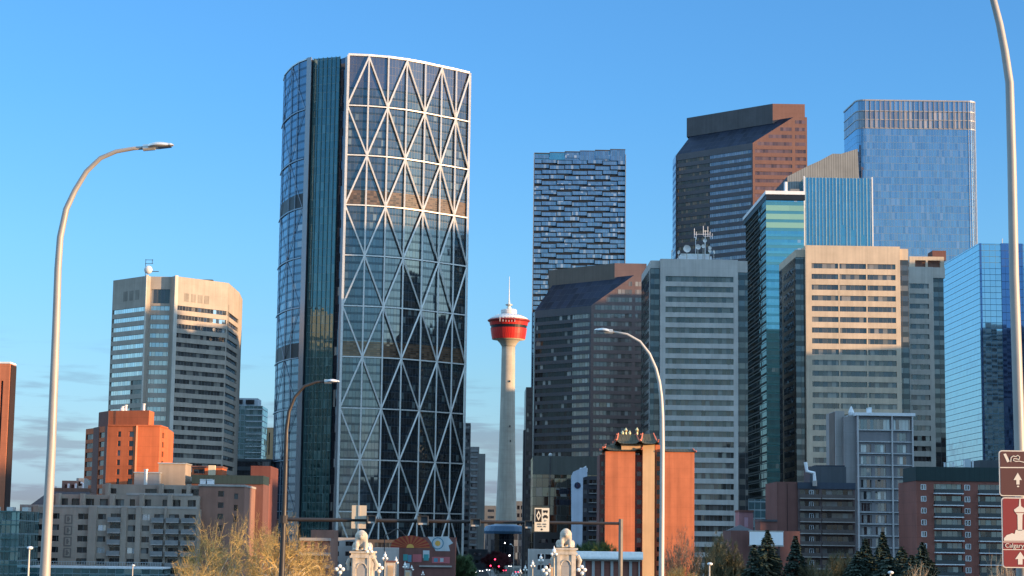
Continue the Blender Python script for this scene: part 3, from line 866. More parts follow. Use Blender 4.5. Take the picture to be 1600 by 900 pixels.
# ------------------------------------------------------------------ towers with sloped glass shoulder
def slope_tower(name, label, D, fc, fr, yc, m, mside, mupper, gl_left, gl_front, gl_dim, dim_to, zs, pitch, left_px, up_l, up_c, cut, yup, tip, edge_strip=True, zfront=None):
    """front face from px fc to fr at D; a 45 degree face runs back to the left until px left_px.
    yc: y of the shoulder at fc; tip: (px,py) where the slope reaches the front plane top; yup: y of roof at up_c"""
    a = Vector(at(fc, yc, D)[:2])
    b_ = a + U * Face(a, a + U).s(fr, yc)
    W45 = (-U + G * .92).normalized()
    Fl = Face(a, a + W45)
    s = abs(Face(a - W45, a).s(left_px, yc) - 1.0)
    c = a + W45 * s
    foot = [c, a, b_, b_ + G * 48, c + G * 30 + U * 6, c + G * 16]
    r = thing(name, label, 'skyscraper', cen(foot))
    z1 = zat(fc, yc, D)
    zt_ = Face(a, b_).z(*tip); st_ = Face(a, b_).s(*tip)
    F0, F1 = Face(c, a), Face(a, b_)
    # lower body
    n = int((z1 - 5) / pitch)
    l, f = [], []
    for k in range(n):
        zb = z1 - zs - k * pitch - 1.9
        if zb < 4: break
        sd = F0.s(dim_to, yc + 40)
        l.append((.5, sd, zb, zb + 1.9, gl_dim)); l.append((sd + .1, F0.L - .8, zb, zb + 1.9, gl_left))  # dimmer glass on the left stretch paints the uneven reflection
        f.append((1.2, F1.L - F1.L * .28, zb, zb + 1.9, gl_front)); f.append((F1.L - F1.L * .22, F1.L - .8, zb, zb + 1.9, gl_front))
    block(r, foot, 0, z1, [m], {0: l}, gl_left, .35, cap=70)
    # front face in a lit granite tone against the shaded body, 5 cm proud, windows recessed
    mw = M(); Ff = Face(F1.P(0, 0, .35)[:2], F1.P(F1.L, 0, .35)[:2])
    facade(mw, Ff, 0, z1, f, .3)
    mw.build('front_wall', mside, r)
    for o in f[:60]: pane(Ff, o, .25).build('front_window', o[4], r)
    # shoulder block with sloped cut: cross-section parallel to the 45 face
    Nn = Vector((-F0.n.x, -F0.n.y))           # inward
    # slope goes from a-c line at z1 inward to the line through tip at zt_
    tp = Vector(F1.P(st_, 0)[:2])
    dep = (tp - a).dot(Nn)
    c2 = c + Nn * dep
    zz = zt_
    sm = M()
    sm.face([(c.x, c.y, z1), (a.x, a.y, z1), (tp.x, tp.y, zz), (c2.x, c2.y, zz)])
    sm.build('sloped_roof', g_slope, r)
    fm = M()
    fm.face([Ff.P(0, z1), Ff.P(Ff.L, z1), Ff.P(Ff.L, zz), Ff.P(st_, zz)])
    extra = []
    for k in range(1, 40):
        zb = z1 - zs + k * pitch - 1.9
        if zb + 1.9 > zz: break
        sl = st_ * (zb + 1.9 - z1) / (zz - z1) + 1.5
        if sl < Ff.L * .68: extra.append((max(sl, 1.2), Ff.L * .72, zb, zb + 1.9))
        extra.append((Ff.L * .78, Ff.L - .8, zb, zb + 1.9))
    fm.face([(tp.x, tp.y, zz), (F1.P(F1.L, zz)), (b_.x + G.x * 30, b_.y + G.y * 30, zz), (c2.x, c2.y, zz)])
    fm.face([(b_.x, b_.y, z1), (b_.x + G.x * 30, b_.y + G.y * 30, z1), (b_.x + G.x * 30, b_.y + G.y * 30, zz), (b_.x, b_.y, zz)])
    fm.face([(c.x, c.y, z1), (c2.x, c2.y, zz), (c2.x, c2.y, z1)])
    fm.build('shoulder_wall', mside, r)
    for o in extra[:cut]:
        mm = M(); mm.wbox(Ff, o[0], o[1], o[2], o[3], -.1, .02); mm.build('front_window', gl_front, r)
    # upper block set back behind the slope
    zu = Face(a, b_).z(up_c, yup)
    sc_ = F1.s(up_c, yup)
    u0 = Vector(F1.P(sc_, 0, -6)[:2]); 
    Fu = Face(u0 - W45, u0)
    su = abs(Fu.s(up_l, yup + 20) - 1)
    uc = u0 + W45 * su
    br = Vector(F1.P(F1.L, 0, -6)[:2])
    mu = M(); top = [uc, u0, br, br + G * 34, uc + G * 34 + U * 10]
    for i in range(5):
        p, q = top[i], top[(i + 1) % 5]
        if i == 1: continue
        mu.face([(p.x, p.y, zz - 2.2), (q.x, q.y, zz - 2.2), (q.x, q.y, zu), (p.x, p.y, zu)])
    mu.face([(p.x, p.y, zu) for p in top])
    mu.build('upper_wall', mupper, r)
    mf = M(); mf.face([(u0.x, u0.y, zz - 2.2), (br.x, br.y, zz - 2.2), (br.x, br.y, zu), (u0.x, u0.y, zu)])
    mf.build('upper_front_wall', mside, r)
    return r, zu, F1, F0, zz, c, z1
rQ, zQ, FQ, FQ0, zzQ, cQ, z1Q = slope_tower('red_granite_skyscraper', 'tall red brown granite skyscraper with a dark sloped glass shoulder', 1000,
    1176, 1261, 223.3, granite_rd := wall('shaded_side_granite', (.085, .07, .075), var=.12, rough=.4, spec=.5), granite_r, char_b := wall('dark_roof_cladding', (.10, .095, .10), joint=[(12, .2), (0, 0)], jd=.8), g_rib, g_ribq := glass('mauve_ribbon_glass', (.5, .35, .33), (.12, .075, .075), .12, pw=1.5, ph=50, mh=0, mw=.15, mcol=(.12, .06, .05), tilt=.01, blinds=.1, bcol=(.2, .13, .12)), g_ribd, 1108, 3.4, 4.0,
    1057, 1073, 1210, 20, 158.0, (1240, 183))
# narrow striped end face of the red tower
Fe = Face(cQ + G * 16 + U * 0 - U * .3, cQ - U * .3)
m = M(); m.wbox(Fe, 0, Fe.L, 0, z1Q, 0, .1); m.build('end_wall', metal('sky_reflection_panel', (.30, .38, .52), .3, .4), rQ)  # pale blue colour paints the reflection on this narrow face
for k in range(40):
    zb = z1Q - 6 - k * 4
    if zb < 60: break
    M().wbox(Fe, .4, Fe.L - .4, zb, zb + 1.7, .1, .16).build('end_window', g_black, rQ)
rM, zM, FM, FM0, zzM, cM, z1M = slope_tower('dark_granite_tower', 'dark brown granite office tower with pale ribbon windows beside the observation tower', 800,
    923.5, 1012, 477.6, granite_d, granite_m := wall('sunlit_granite', (.145, .095, .085), var=.1, joint=[(9, .12), (3.4, .1)], jd=.75, rough=.4, spec=.5), bronze_w := wall('bronze_cladding', (.13, .10, .08), joint=[(8, .2), (0, 0)], jd=.8, rough=.5), g_rib2, g_rib2, g_mdim := glass('dim_dark_ribbon', (.3, .28, .28), (.014, .012, .012), .05, pw=1.5, ph=50, mh=0, mw=.1, mcol=(.02, .02, .02), tilt=.01, blinds=.08), 893, 3.2, 3.4,  # front granite is a sunlit copy of the dark granite
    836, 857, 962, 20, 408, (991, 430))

# ------------------------------------------------------------------ stacked block tower
def pixel_tower():
    a = Vector(at(835, 241, 1028)[:2]); b_ = a + U * Face(a, a + U).s(977, 234.5)
    F = Face(a, b_)
    foot = [a, b_, b_ + G * 30 + U * -1, a + G * 30 + U * 4]
    z1 = F.z(977, 234.8); z1l = F.z(835, 241)
    r = thing('stacked_block_tower', 'blue glass tower with a staggered facade of small stacked boxes', 'skyscraper', cen(foot))
    core = M(); core.prism(foot, 0, min(z1, z1l) - 2.4); core.build('shadow_gap_core', dark_gap, r)  # near-black core paints the shadow gaps between the boxes
    H = 2.88; W = F.L / 6
    boxes = []
    row = 0
    zt = min(z1, z1l)
    while True:
        zb = zt - (row + 1) * H
        if zb < 60: break
        off = 0 if row % 2 == 0 else -W / 2
        q = off; j = 0
        while q < F.L - .1:
            s0, s1 = max(q, 0), min(q + W, F.L)
            m = M()
            o = 1.15 if j % 2 == row % 4 // 2 else .65
            dzv = .30 * ((j + row) % 3 - 1)
            if s1 - s0 > 1:
                m.wbox(F, s0 + .22, s1 - .22, zb + .72 + dzv, zb + H + dzv - .22, -.2, o)
                boxes.append(m)
            q += W; j += 1
        row += 1
    limited('glass_box', boxes, g_pix, r)
    # stepped crown: the roof line climbs to the right
    for i in range(6):
        s0, s1 = i * W, (i + 1) * W
        zc = zt + (i) * .55 - .6
        M().wbox(F, s0 + .1, s1 - .1, zt - 3, zc + .9, -8, .9 if i % 2 else .5).build('crown_box', g_pix if i > 1 else g_fin, r)
        M().wbox(F, s0, s1, zc + .9, zc + 1.3, -8, 1.1).build('crown_coping', char, r)
    for s in (-.35, F.L + .02): M().wbox(F, s, s + .35, 0, zt + .6, -1, 1.2).build('edge_strip', alu_b, r)
pixel_tower()

# ------------------------------------------------------------------ rounded blue tower
def round_tower():
    D = 1060
    a = at(1338, 160, D); b_ = at(1526, 160, D)
    x0, x1 = a.x, b_.x; z1 = zat(1430, 157.5, D)
    dep = 36; rc = 5.0
    foot = []
    def arc(cx, cy, a0, a1, n=6):
        for k in range(n + 1):
            t_ = R(a0 + (a1 - a0) * k / n); foot.append(Vector((cx + rc * cos(t_), cy + rc * sin(t_))))
    arc(x0 + rc, D + rc, 180, 270); arc(x1 - rc, D + rc, 270, 360); arc(x1 - rc, D + dep - rc, 0, 90, 3)
    arc(x0 + rc - dep * .0167 - 1, D + dep - rc, 90, 180, 3)
    r = thing('round_cornered_tower', 'tall pale blue glass tower with rounded corners and a screened crown', 'skyscraper', cen(foot))
    def skin(za, zb, mat, name, taper=1.0, o=0.0):
        m = M(); u = 0; n = len(foot)
        for i in range(n):
            p, q = foot[i], foot[(i + 1) % n]; L = (q - p).length
            if L < 1e-4: continue
            m.face([(p.x, p.y, za), (q.x, q.y, za), (q.x, q.y, zb), (p.x, p.y, zb)], uv=[(u, za), (u + L, za), (u + L, zb), (u, zb)])
            u += L
        return m.build(name, mat, r)
    zc = zat(1430, 201, D)
    skin(0, zc, g_brook, 'glass_wall')
    # crown: screen of vertical blades with the sky showing through the top third
    zm = zat(1430, 174, D)
    skin(zc, zm, g_brookt, 'crown_screen')
    m = M(); m.face([(p.x, p.y, zm) for p in foot]); m.build('roof', roof_grey, r)
    skin(zm, z1 - .3, crown_up, 'crown_glass_screen')
    for z in (zc, (zc + zm) / 2, zm, z1):
        M().tube([(p.x, p.y, z) for p in foot + [foot[0]]], .35 if z < z1 else .55, 4).build('crown_rail', crown_m, r)
    fins = []
    for k in range(22):
        x = x0 + rc + (x1 - x0 - 2 * rc) * k / 21
        fins.append(M().box(x - .12, x + .12, D - .5, D - .02, zc, z1))
    limited('crown_fin', fins, crown_m, r, 60)
    for k in range(6):
        p = foot[7 + k]
        M().tube([(p.x + .1, p.y - .2, 40), (p.x + .1, p.y - .2, z1)], .16, 4).build('corner_fin', alu, r)
    # plant inside the crown
    M().box(x0 + 8, x1 - 8, D + 8, D + dep - 8, zm - .5, z1 - 7).build('roof_plant', conc_lt, r)
crown_m = metal('crown_metal', (.36, .33, .31), .4, .3)
crown_up = glass('crown_upper_glass', (.6, .7, .8), (.12, .17, .23), .35, pw=6.0, ph=50, mw=.5, mh=0, mcol=(.2, .2, .22), tilt=.01, blinds=.3, bcol=(.2, .2, .22))
round_tower()

# ------------------------------------------------------------------ teal tower and blue fin tower with metal roof
def teal_tower():
    D = 860
    foot = gfoot(1196.7, 1256, 308, D, 66)
    z1 = zat(1225, 308, D)
    r = thing('teal_glass_tower', 'dark teal striped glass tower with a flat overhanging white roof slab', 'office tower', cen(foot))
    F = Face(foot[0], foot[1]); Fs = Face(foot[3], foot[0])
    m = M(); m.wbox(F, 0, F.L, 0, z1, -1, 0); m.build('front_glass_wall', g_teal, r)
    M().prism([foot[0] + G * .02, foot[1] + G * 1, foot[2], foot[3]], 0, z1 - .02).build('side_glass_wall', g_tealside, r)
    k = 0; z = z1 - 3.0
    for i in range(60):
        zz = z1 - 6.3 - i * 3.93
        if zz < 8: break
        hh = 1.9 if i < 3 else 1.1
        if i < 34:
            M().wbox(F, .05, F.L - .05, zz, zz + hh + .6 * (i < 3), 0.0, .12).build('floor_band', [green_band if i < 3 else teal_band][0], r)
            M().wbox(Fs, .5, Fs.L - .3, zz + .2, zz + .9, 0.0, .3).build('side_fin', side_band, r)
    # roof slab with deep dark soffit
    ov = [foot[0] + U * -.4 - G * 1.6, foot[1] + U * .3 - G * 1.6, foot[2] + U * .3, foot[3] + U * -.6 + G * 6]
    M().prism(ov, z1 + 1.0, z1 + 2.6).build('roof_slab', [white_p], r)
    M().prism([ov[0] + U * .3 + G * .4, ov[1] + G * .4, ov[2], ov[3] + U * .3], z1 - 1.4, z1 + 1.0).build('soffit', dark_gap, r)
    M().tube([at(1227.5, 299, 864), at(1227.5, 284.5, 864)], .8, 8).build('vent_pipe', white_t, r)
    M().prism(gfoot(1235, 1249, 292, 866, 5), z1 + 2.6, z1 + 5).build('roof_plant', roof_grey, r)
green_band = glass('green_band', (.7, .85, .6), (.22, .36, .25), .25, pw=40, ph=50, mw=0, mh=0, tilt=.002, blinds=0, var=.1)
teal_band = glass('teal_band', (.45, .8, .85), (.03, .12, .14), .42, pw=12, ph=50, mw=0, mh=0, tilt=.003, blinds=0, var=.2)
side_band = wall('side_fin_metal', (.055, .06, .055))
teal_tower()
def fin_tower():
    D = 872
    foot = gfoot(1256.5, 1362.5, 278, D, 14)
    z1 = zat(1310, 278, D)
    r = thing('blue_fin_tower', 'blue glass block with fine white vertical fins and a sloped grey metal roof behind', 'office tower', cen(foot))
    M().prism(foot, 0, z1).build('glass_wall', g_fin, r)
    F = Face(foot[0], foot[1])
    for k in range(20):
        s = F.L * (k + .3) / 20
        zl = z1 - 22 - (k * 37 % 11) * 2.2 - (20 if k % 3 == 0 else 0)
        M().wbox(F, s, s + .16 + .14 * (k % 3 == 0), zl, z1 + .2, 0.0, .35).build('facade_fin', fin_m, r)
    M().wbox(F, -.3, .25, 0, z1 + .6, -.5, .5).build('edge_fin', white_t, r)
    M().wbox(F, F.L - .3, F.L + .3, 0, z1 + .6, -.5, .5).build('edge_fin', white_t, r)
    # sloped metal roof house
    D2 = 890
    pts = [(1230, 300), (1230, 276), (1262, 259.5), (1280, 251.5), (1301, 240), (1314, 240.3), (1340, 232.5), (1346.5, 280)]
    P = [at(px, py, D2) for px, py in pts]
    P[0].z = P[-1].z = 150
    m = M(); n = len(P)
    q = [p + Vector((0, 22, 0)) for p in P]
    m.face(P[::-1] if False else [P[0], P[-1]] + P[-2:0:-1])
    for i in range(n):
        j = (i + 1) % n
        m.face([P[i], P[j], q[j], q[i]])
    m.face([q[0]] + q[1:])
    m.build('metal_roof', corr, r)
    e0, e1 = at(1211, 297, 925), P[1]
    m = M(); m.face([(e0.x, 925, 150), (P[0].x, D2, 150), (P[1].x, D2, P[1].z), (e0.x, 925, e0.z)]); m.face([(e0.x, 925, 150), (e0.x, 925, e0.z), (q[1].x, q[1].y + 18, q[1].z), (q[1].x, q[1].y + 18, 150)])
    m.build('roof_side', slate_b, r)
    for k in range(5):
        x = at(1258 + k * 9, 275, 886).x
        M().box(x, x + 2, 885, 888, z1 - 2, z1 + 1.9).build('roof_post', conc_lt if k < 2 else corr, r)
fin_m = wall('fin_white', (.30, .42, .48))
slate_b = wall('blue_slate_cladding', (.035, .05, .075), rough=.5)
fin_tower()

# ------------------------------------------------------------------ mirrored tower on the right
def mirror_tower():
    D = 880
    f = at(1529, 380, D)
    a = Vector(f[:2])
    dlen = 74
    b_ = a + U * 60
    foot = [a, a + U * 1.2 - G * .0, b_, b_ + G * dlen, a + G * dlen]
    foot = [a, b_, b_ + G * dlen, a + G * dlen]
    z1 = f.z
    r = thing('blue_mirror_tower', 'blue mirror glass tower behind the tall lamp post at the right edge', 'office tower', cen(foot))
    F = Face(foot[0], foot[1]); Fs = Face(foot[3], foot[0])
    M().prism(foot, 0, z1).build('glass_wall', g_mirror, r)
    s0, s1 = F.s(1566, 500), F.s(1600, 500)
    M().wbox(F, s0, s1, 0, z1 + .1, 0.0, .4).build('dark_glass_strip', g_navy, r)
    M().wbox(F, F.s(1531.5, 450), F.s(1534.5, 450), 0, z1, 0, .15).build('corner_joint', g_navy, r)
    M().tube([at(1566, 381, 881), at(1566, 373, 881)], .15, 5).build('roof_rod', steel_g, r)
g_navy = glass('navy_glass', (.22, .34, .6), (.015, .03, .08), .45, pw=1.9, ph=3.6, mw=.1, mh=.2, mcol=(.02, .05, .1), tilt=.006, blinds=0, var=.1)
mirror_tower()

# ------------------------------------------------------------------ generic masonry buildings with pixel-placed windows
def simple(name, label, cat, foot, z1, wm, rowspec=(), win=None, roof=True, depth=.3, group=None, z0=0.0, faces=None, cap=100, coping=None):
    r = thing(name, label, cat, cen(foot, z0), group)
    F = Face(foot[0], foot[1])
    ops = {}
    if rowspec:
        o = []
        for cols, y0, h, pitch, n in rowspec:
            for (a, b_) in cols:
                s0, s1 = F.s(a, y0), F.s(b_, y0)
                zt = F.z((a + b_) / 2, y0)
                for k in range(n):
                    zb = zt - k * pitch - h
                    if zb < z0 + .5: break
                    mt = win
                    o.append((max(.05, s0), min(F.L - .05, s1), zb, zb + h, mt))
        ops[0] = o
    if faces: ops.update(faces)
    block(r, foot, z0, z1, wm, ops, win, depth, cap=cap)
    if coping:
        m = M()
        n = len(foot)
        c = Vector(cen(foot)[:2])
        m.prism([c + (Vector(p) - c) * 1.004 + (Vector(p) - c).normalized() * .25 for p in foot], z1, z1 + .5); m.build('coping', coping, r)
    return r, F
def rooftop(name, label, cat, foot, z0, z1, mat, group=None, cap=None):
    r = thing(name, label, cat, cen(foot, z0), group)
    M().prism(foot, z0, z1).build('body', mat, r)
    m = M(); c = Vector(cen(foot)[:2]); m.prism([c + (Vector(p) - c) * 1.06 for p in foot], z1, z1 + .25); m.build('lid', cap or alu, r)
    return r
rnd = random.Random(7)

# far left brown tower
D = 450
foot = [Vector(at(-60, 560, D + 4)[:2]), Vector(at(25, 571, D)[:2]), Vector(at(25, 571, D)[:2]) + G * 8 + U * -.5, Vector(at(-60, 560, D + 40)[:2])]
foot = [Vector(at(-60, 560, D)[:2]), Vector(at(16, 568, D)[:2]), Vector(at(25, 571, D + 5.4)[:2]), Vector(at(22, 571, D + 30)[:2]), Vector(at(-60, 560, D + 30)[:2])]
zA = zat(10, 568, D)
rA = thing('brown_brick_tower', 'tall brown brick tower cut off by the left edge of the photo', 'building', cen(foot))
FA = Face(foot[0], foot[1])
block(rA, foot, 0, zA, wall('rust_brick', (.40, .14, .075), var=.15, joint=[(0, 0), (3, .1)], jd=.85), {0: [(FA.s(1.5, 600), FA.s(5, 600), 4, FA.z(2, 595), dark_gap)]}, dark_gap, .5)
M().prism([Vector(p) + (Vector(p) - Vector(cen(foot)[:2])).normalized() * .12 for p in foot], zA, zA + .4).build('coping', white_t, rA)
M().wbox(Face(foot[1], foot[2]), .6, Face(foot[1], foot[2]).L + .1, 0, zA - .2, 0, .15).build('shade_side_panel', wall('shade_brown_side', (.03, .017, .014)), rA)  # near-black panel paints the shade on the side turned from the sun

# low teal glass building bottom left
foot = gfoot(-60, 31, 795, 440, 20)
zB = zat(15, 794, 440)
rB = thing('low_glass_building', 'low teal glass building at the bottom left corner', 'building', cen(foot))
M().prism(foot, 0, zB - .6).build('glass_wall', g_low, rB)
FB = Face(foot[0], foot[1])
for k in range(9):
    z = zB - .6 - k * 3.0
    M().wbox(FB, 0, FB.L, z - .3, z, 0, .5).build('floor_edge', teal_m, rB)
for k in range(11):
    s = FB.L * k / 11 + .5
    M().wbox(FB, s, s + .12, 2, zB - .6, 0, .3).build('glass_fin', teal_m, rB)
for k, dx in enumerate((6, 9.5, 13)):
    M().wbox(FB, dx, dx + 1.4, zB - .6, zB + .3, -6, -3).build('roof_unit', alu, rB)

# terraced taupe apartments
D = 470
def terraced():
    z1 = zat(170, 793.5, D)
    foot = gfoot(31, 310, 795, D, 26)
    r = thing('terraced_apartment_building', 'long taupe apartment building with stepped roof terraces and balconies', 'apartment building', cen(foot))
    F = Face(foot[0], foot[1])
    wins = [(39, 52), (61, 69), (81, 93), (122, 138), (153, 166), (200, 212), (222, 234)]
    bal = [(170, 190), (238, 257), (261, 281), (285, 307)]
    o = []
    rr = random.Random(5)
    for r_ in range(6):
        py = 802 + r_ * 17.5
        for (a, b_) in wins:
            s0, s1 = F.s(a, 805), F.s(b_, 805); z = F.z(100, py)
            if z - 1.4 < 1: continue
            mt = g_aptb if rr.random() < .14 and a > 110 else g_apt
            o.append((s0, s1, z - 1.35, z, mt))
        for (a, b_) in bal:
            s0, s1 = F.s(a + 3, 805), F.s(b_ - 1, 805); z = F.z(100, py)
            o.append((s0, s1, z - 2.1, z + .1, g_apt))
    block(r, foot, 0, z1, taupe, {0: o}, g_apt, .5)
    # projecting bays
    for a, b_ in ((52.5, 60), (139, 152), (190, 199), (213, 221), (257.5, 261)):
        M().wbox(F, F.s(a, 800), F.s(b_, 800), 0, z1 + .3, 0, .7).build('pilaster', taupe, r)
    for r_ in range(4):
        z = F.z(108, 804 + r_ * 17.5); s = F.s(101.5, 805); s2 = F.s(113.5, 805)
        m = M(); m.wbox(F, s, s2, z - 2.2, z, 0, .12); 
        p = m.build('ornament_panel', taupe_d, r)
        q = M(); c = (s + s2) / 2
        q.wbox(F, s + .3, s2 - .3, z - 1.95, z - .25, .12, .16, 0)
        q.build('panel_field', taupe, r)
        q = M(); q.wbox(F, c - .28, c + .2, z - 1.65, z - .5, .16, .24); q.wbox(F, c - .1, c + .42, z - 1.3, z - .9, .16, .22); q.build('panel_relief', taupe_d, r)
    for r_ in range(6):
        for (a, b_) in bal:
            z = F.z(100, 812.5 + r_ * 17.5)
            if z < 1: continue
            m = M(); s0, s1 = F.s(a, 805), F.s(b_, 805)
            m.wbox(F, s0, s1, z - .35, z - .15, 0, 1.6, 0)
            bo = m.build('balcony', taupe_l, r)
            m = M(); m.wbox(F, s0, s1, z - .15, z + .85, 1.5, 1.56); m.wbox(F, s0, s0 + .06, z - .15, z + .85, .02, 1.5); m.wbox(F, s1 - .06, s1, z - .15, z + .85, .02, 1.5)
            c = m.build('railing', rail_m, bo)
            c.matrix_parent_inverse = Matrix()
    # upper terraces
    for i, (pl, pr, yt, dd, cols) in enumerate(((80, 312, 773.5, 4, [(96, 106), (112, 124), (134, 147), (156, 169), (180, 194), (203, 211), (226, 236), (254, 261), (270, 282), (293, 306)]),
                                 (160, 326, 757.5, 8, [(173, 182), (227, 245), (256, 272), (284, 295), (299, 316)]))):
        fo = gfoot(pl, pr, yt, D + dd, 20 - dd)
        zt = zat((pl + pr) / 2, yt, D + dd); Fo = Face(fo[0], fo[1])
        zz = z1 if i == 0 else zat(200, 773.5, D + 4)
        ops = [(Fo.s(a, yt + 10), Fo.s(b_, yt + 10), zz + .4, zt - 1.0, g_apt) for a, b_ in cols]
        mw = M()
        block(r, fo, zz - .02, zt, taupe, {0: ops}, g_apt, .6, part='terrace_wall')
        for k, (a, b_) in enumerate(cols[::2]):
            s = Fo.s(a - 5, yt + 8)
            if s > 0: M().wbox(Fo, s, s + .8, zz, zt + .2, 0, 3.0).build('terrace_divider', taupe, r)
        m = M(); m.wbox(Face(foot[0], foot[1]) if i == 0 else Face(gfoot(80, 312, 773.5, D + 4, 5)[0], gfoot(80, 312, 773.5, D + 4, 5)[1]), 0 if i == 0 else F.s(150, 780), F.L - .5 if i == 0 else F.L * .8, zz, zz + .55, -.25, .1)
        m.build('terrace_parapet', taupe_l, r)
    return r, F, z1
taupe_l = wall('pale_taupe_trim', (.33, .31, .29))
rail_m = metal('balcony_railing', (.2, .2, .2), .5, .3)
rC, FC, zC = terraced()
# brick end of the same block, slate roof building and podium
simple('brick_apartment_wing', 'plain pinkish brown brick wing at the right end of the terraced apartments', 'building', gfoot(311, 382, 760, 476, 24), zat(345, 760, 476), brick_p, [([(341, 350)], 767, 1.4, 2.8, 6), ([(366, 372)], 771, 1.4, 2.8, 3)], g_apt, coping=taupe_l)
f = gfoot(50, 134, 790, 478, 16); zz = zat(60, 790, 478)
rr_ = thing('slate_roofed_block', 'low block with a dark sloped slate roof behind the terraced apartments', 'building', cen(f))
block(rr_, f, 0, zz, taupe, {0: rows(Face(f[0], f[1]), [(3, 6.5), (9, 12)], zz - .8, 1.6, 3, 1)}, g_apt, .3)
zr = zat(90, 768, 484)
m = M(); i0, i1 = f[0] + U * 3.0 + G * 5, f[1] + G * 5
m.face([(f[0].x - .5, f[0].y - .4, zz), (f[1].x, f[1].y - .4, zz), (i1.x, i1.y, zr), (i0.x, i0.y, zr)])
m.face([(f[0].x - .5, f[0].y - .4, zz), (i0.x, i0.y, zr), (i0.x, i0.y + 6, zr), (f[3].x - .5, f[3].y, zz)])
m.face([(i0.x, i0.y, zr), (i1.x, i1.y, zr), (i1.x, i1.y + 6, zr), (i0.x, i0.y + 6, zr)]); m.build('slate_roof', slate, rr_)
M().box(i0.x + 1, i1.x, i0.y + .5, i0.y + 1.2, zr - .3, zr + .9).build('roof_edge', bronze_w, rr_)
for k, px in enumerate((82, 101.5, 113, 124.5)):
    p = at(px, 762, 482); rt = thing('roof_pipe', ['leftmost short white vent pipe beside the lamp post on the slate roof', 'white vent pipe left of the roof trio above the slate roof', 'middle white vent pipe above the slate roof', 'bent white vent pipe rightmost above the slate roof'][k], 'vent pipe', (p.x, 485.6, zr + .9), 'white vent pipes above the slate roof')
    M().tube([(p.x, 485.6, zr + .4), (p.x, 485.6, zat(px, 755.5 if k else 760, 485.6)), ] + ([(p.x - .6, 485.6, zat(px, 754, 485.6))] if k == 3 else []), .28, 8).build('pipe', white_t, rt)
    M().tube([(p.x, 485.6, zr + .3), (p.x, 485.6, zr + .8)], .5, 8).build('flange', steel_g, rt)
simple('roof_stair_house', 'grey brown rooftop box behind the vent pipes', 'roof box', gfoot(97, 119, 751, 500, 8), zat(108, 751, 500), wall('brown_grey_box', (.13, .10, .10)), [([(101, 106), (111, 116)], 757, 1.3, 3, 1)], g_apt, z0=0)
simple('small_grey_roof_house', 'narrow pale grey rooftop box against the orange brick hotel', 'roof box', gfoot(119.5, 131, 747, 503, 6), zat(125, 747, 503), conc_apt, [([(122, 128)], 752, 1.2, 3, 1)], g_apt)
# glass podium strip
f = gfoot(31, 254, 886, 452, 12); zz = zat(140, 886, 452)
rp = thing('glass_podium', 'long low dark glass podium with a white railing before the terraced apartments', 'building', cen(f))
M().prism(f, 0, zz - .3).build('glass_wall', g_low, rp)
M().prism([p - G * .3 for p in f], zz - .3, zz + .1).build('white_edge', white_t, rp)
Fp = Face(f[0], f[1])
m = M()
for k in range(56): m.wbox(Fp, Fp.L * k / 56, Fp.L * k / 56 + .07, zz + .1, zz + 1.2, -.4, -.33)
m.wbox(Fp, 0, Fp.L, zz + 1.15, zz + 1.25, -.42, -.3)
m.build('railing', rail_w := metal('pale_railing', (.4, .42, .43), .5, .3), rp)

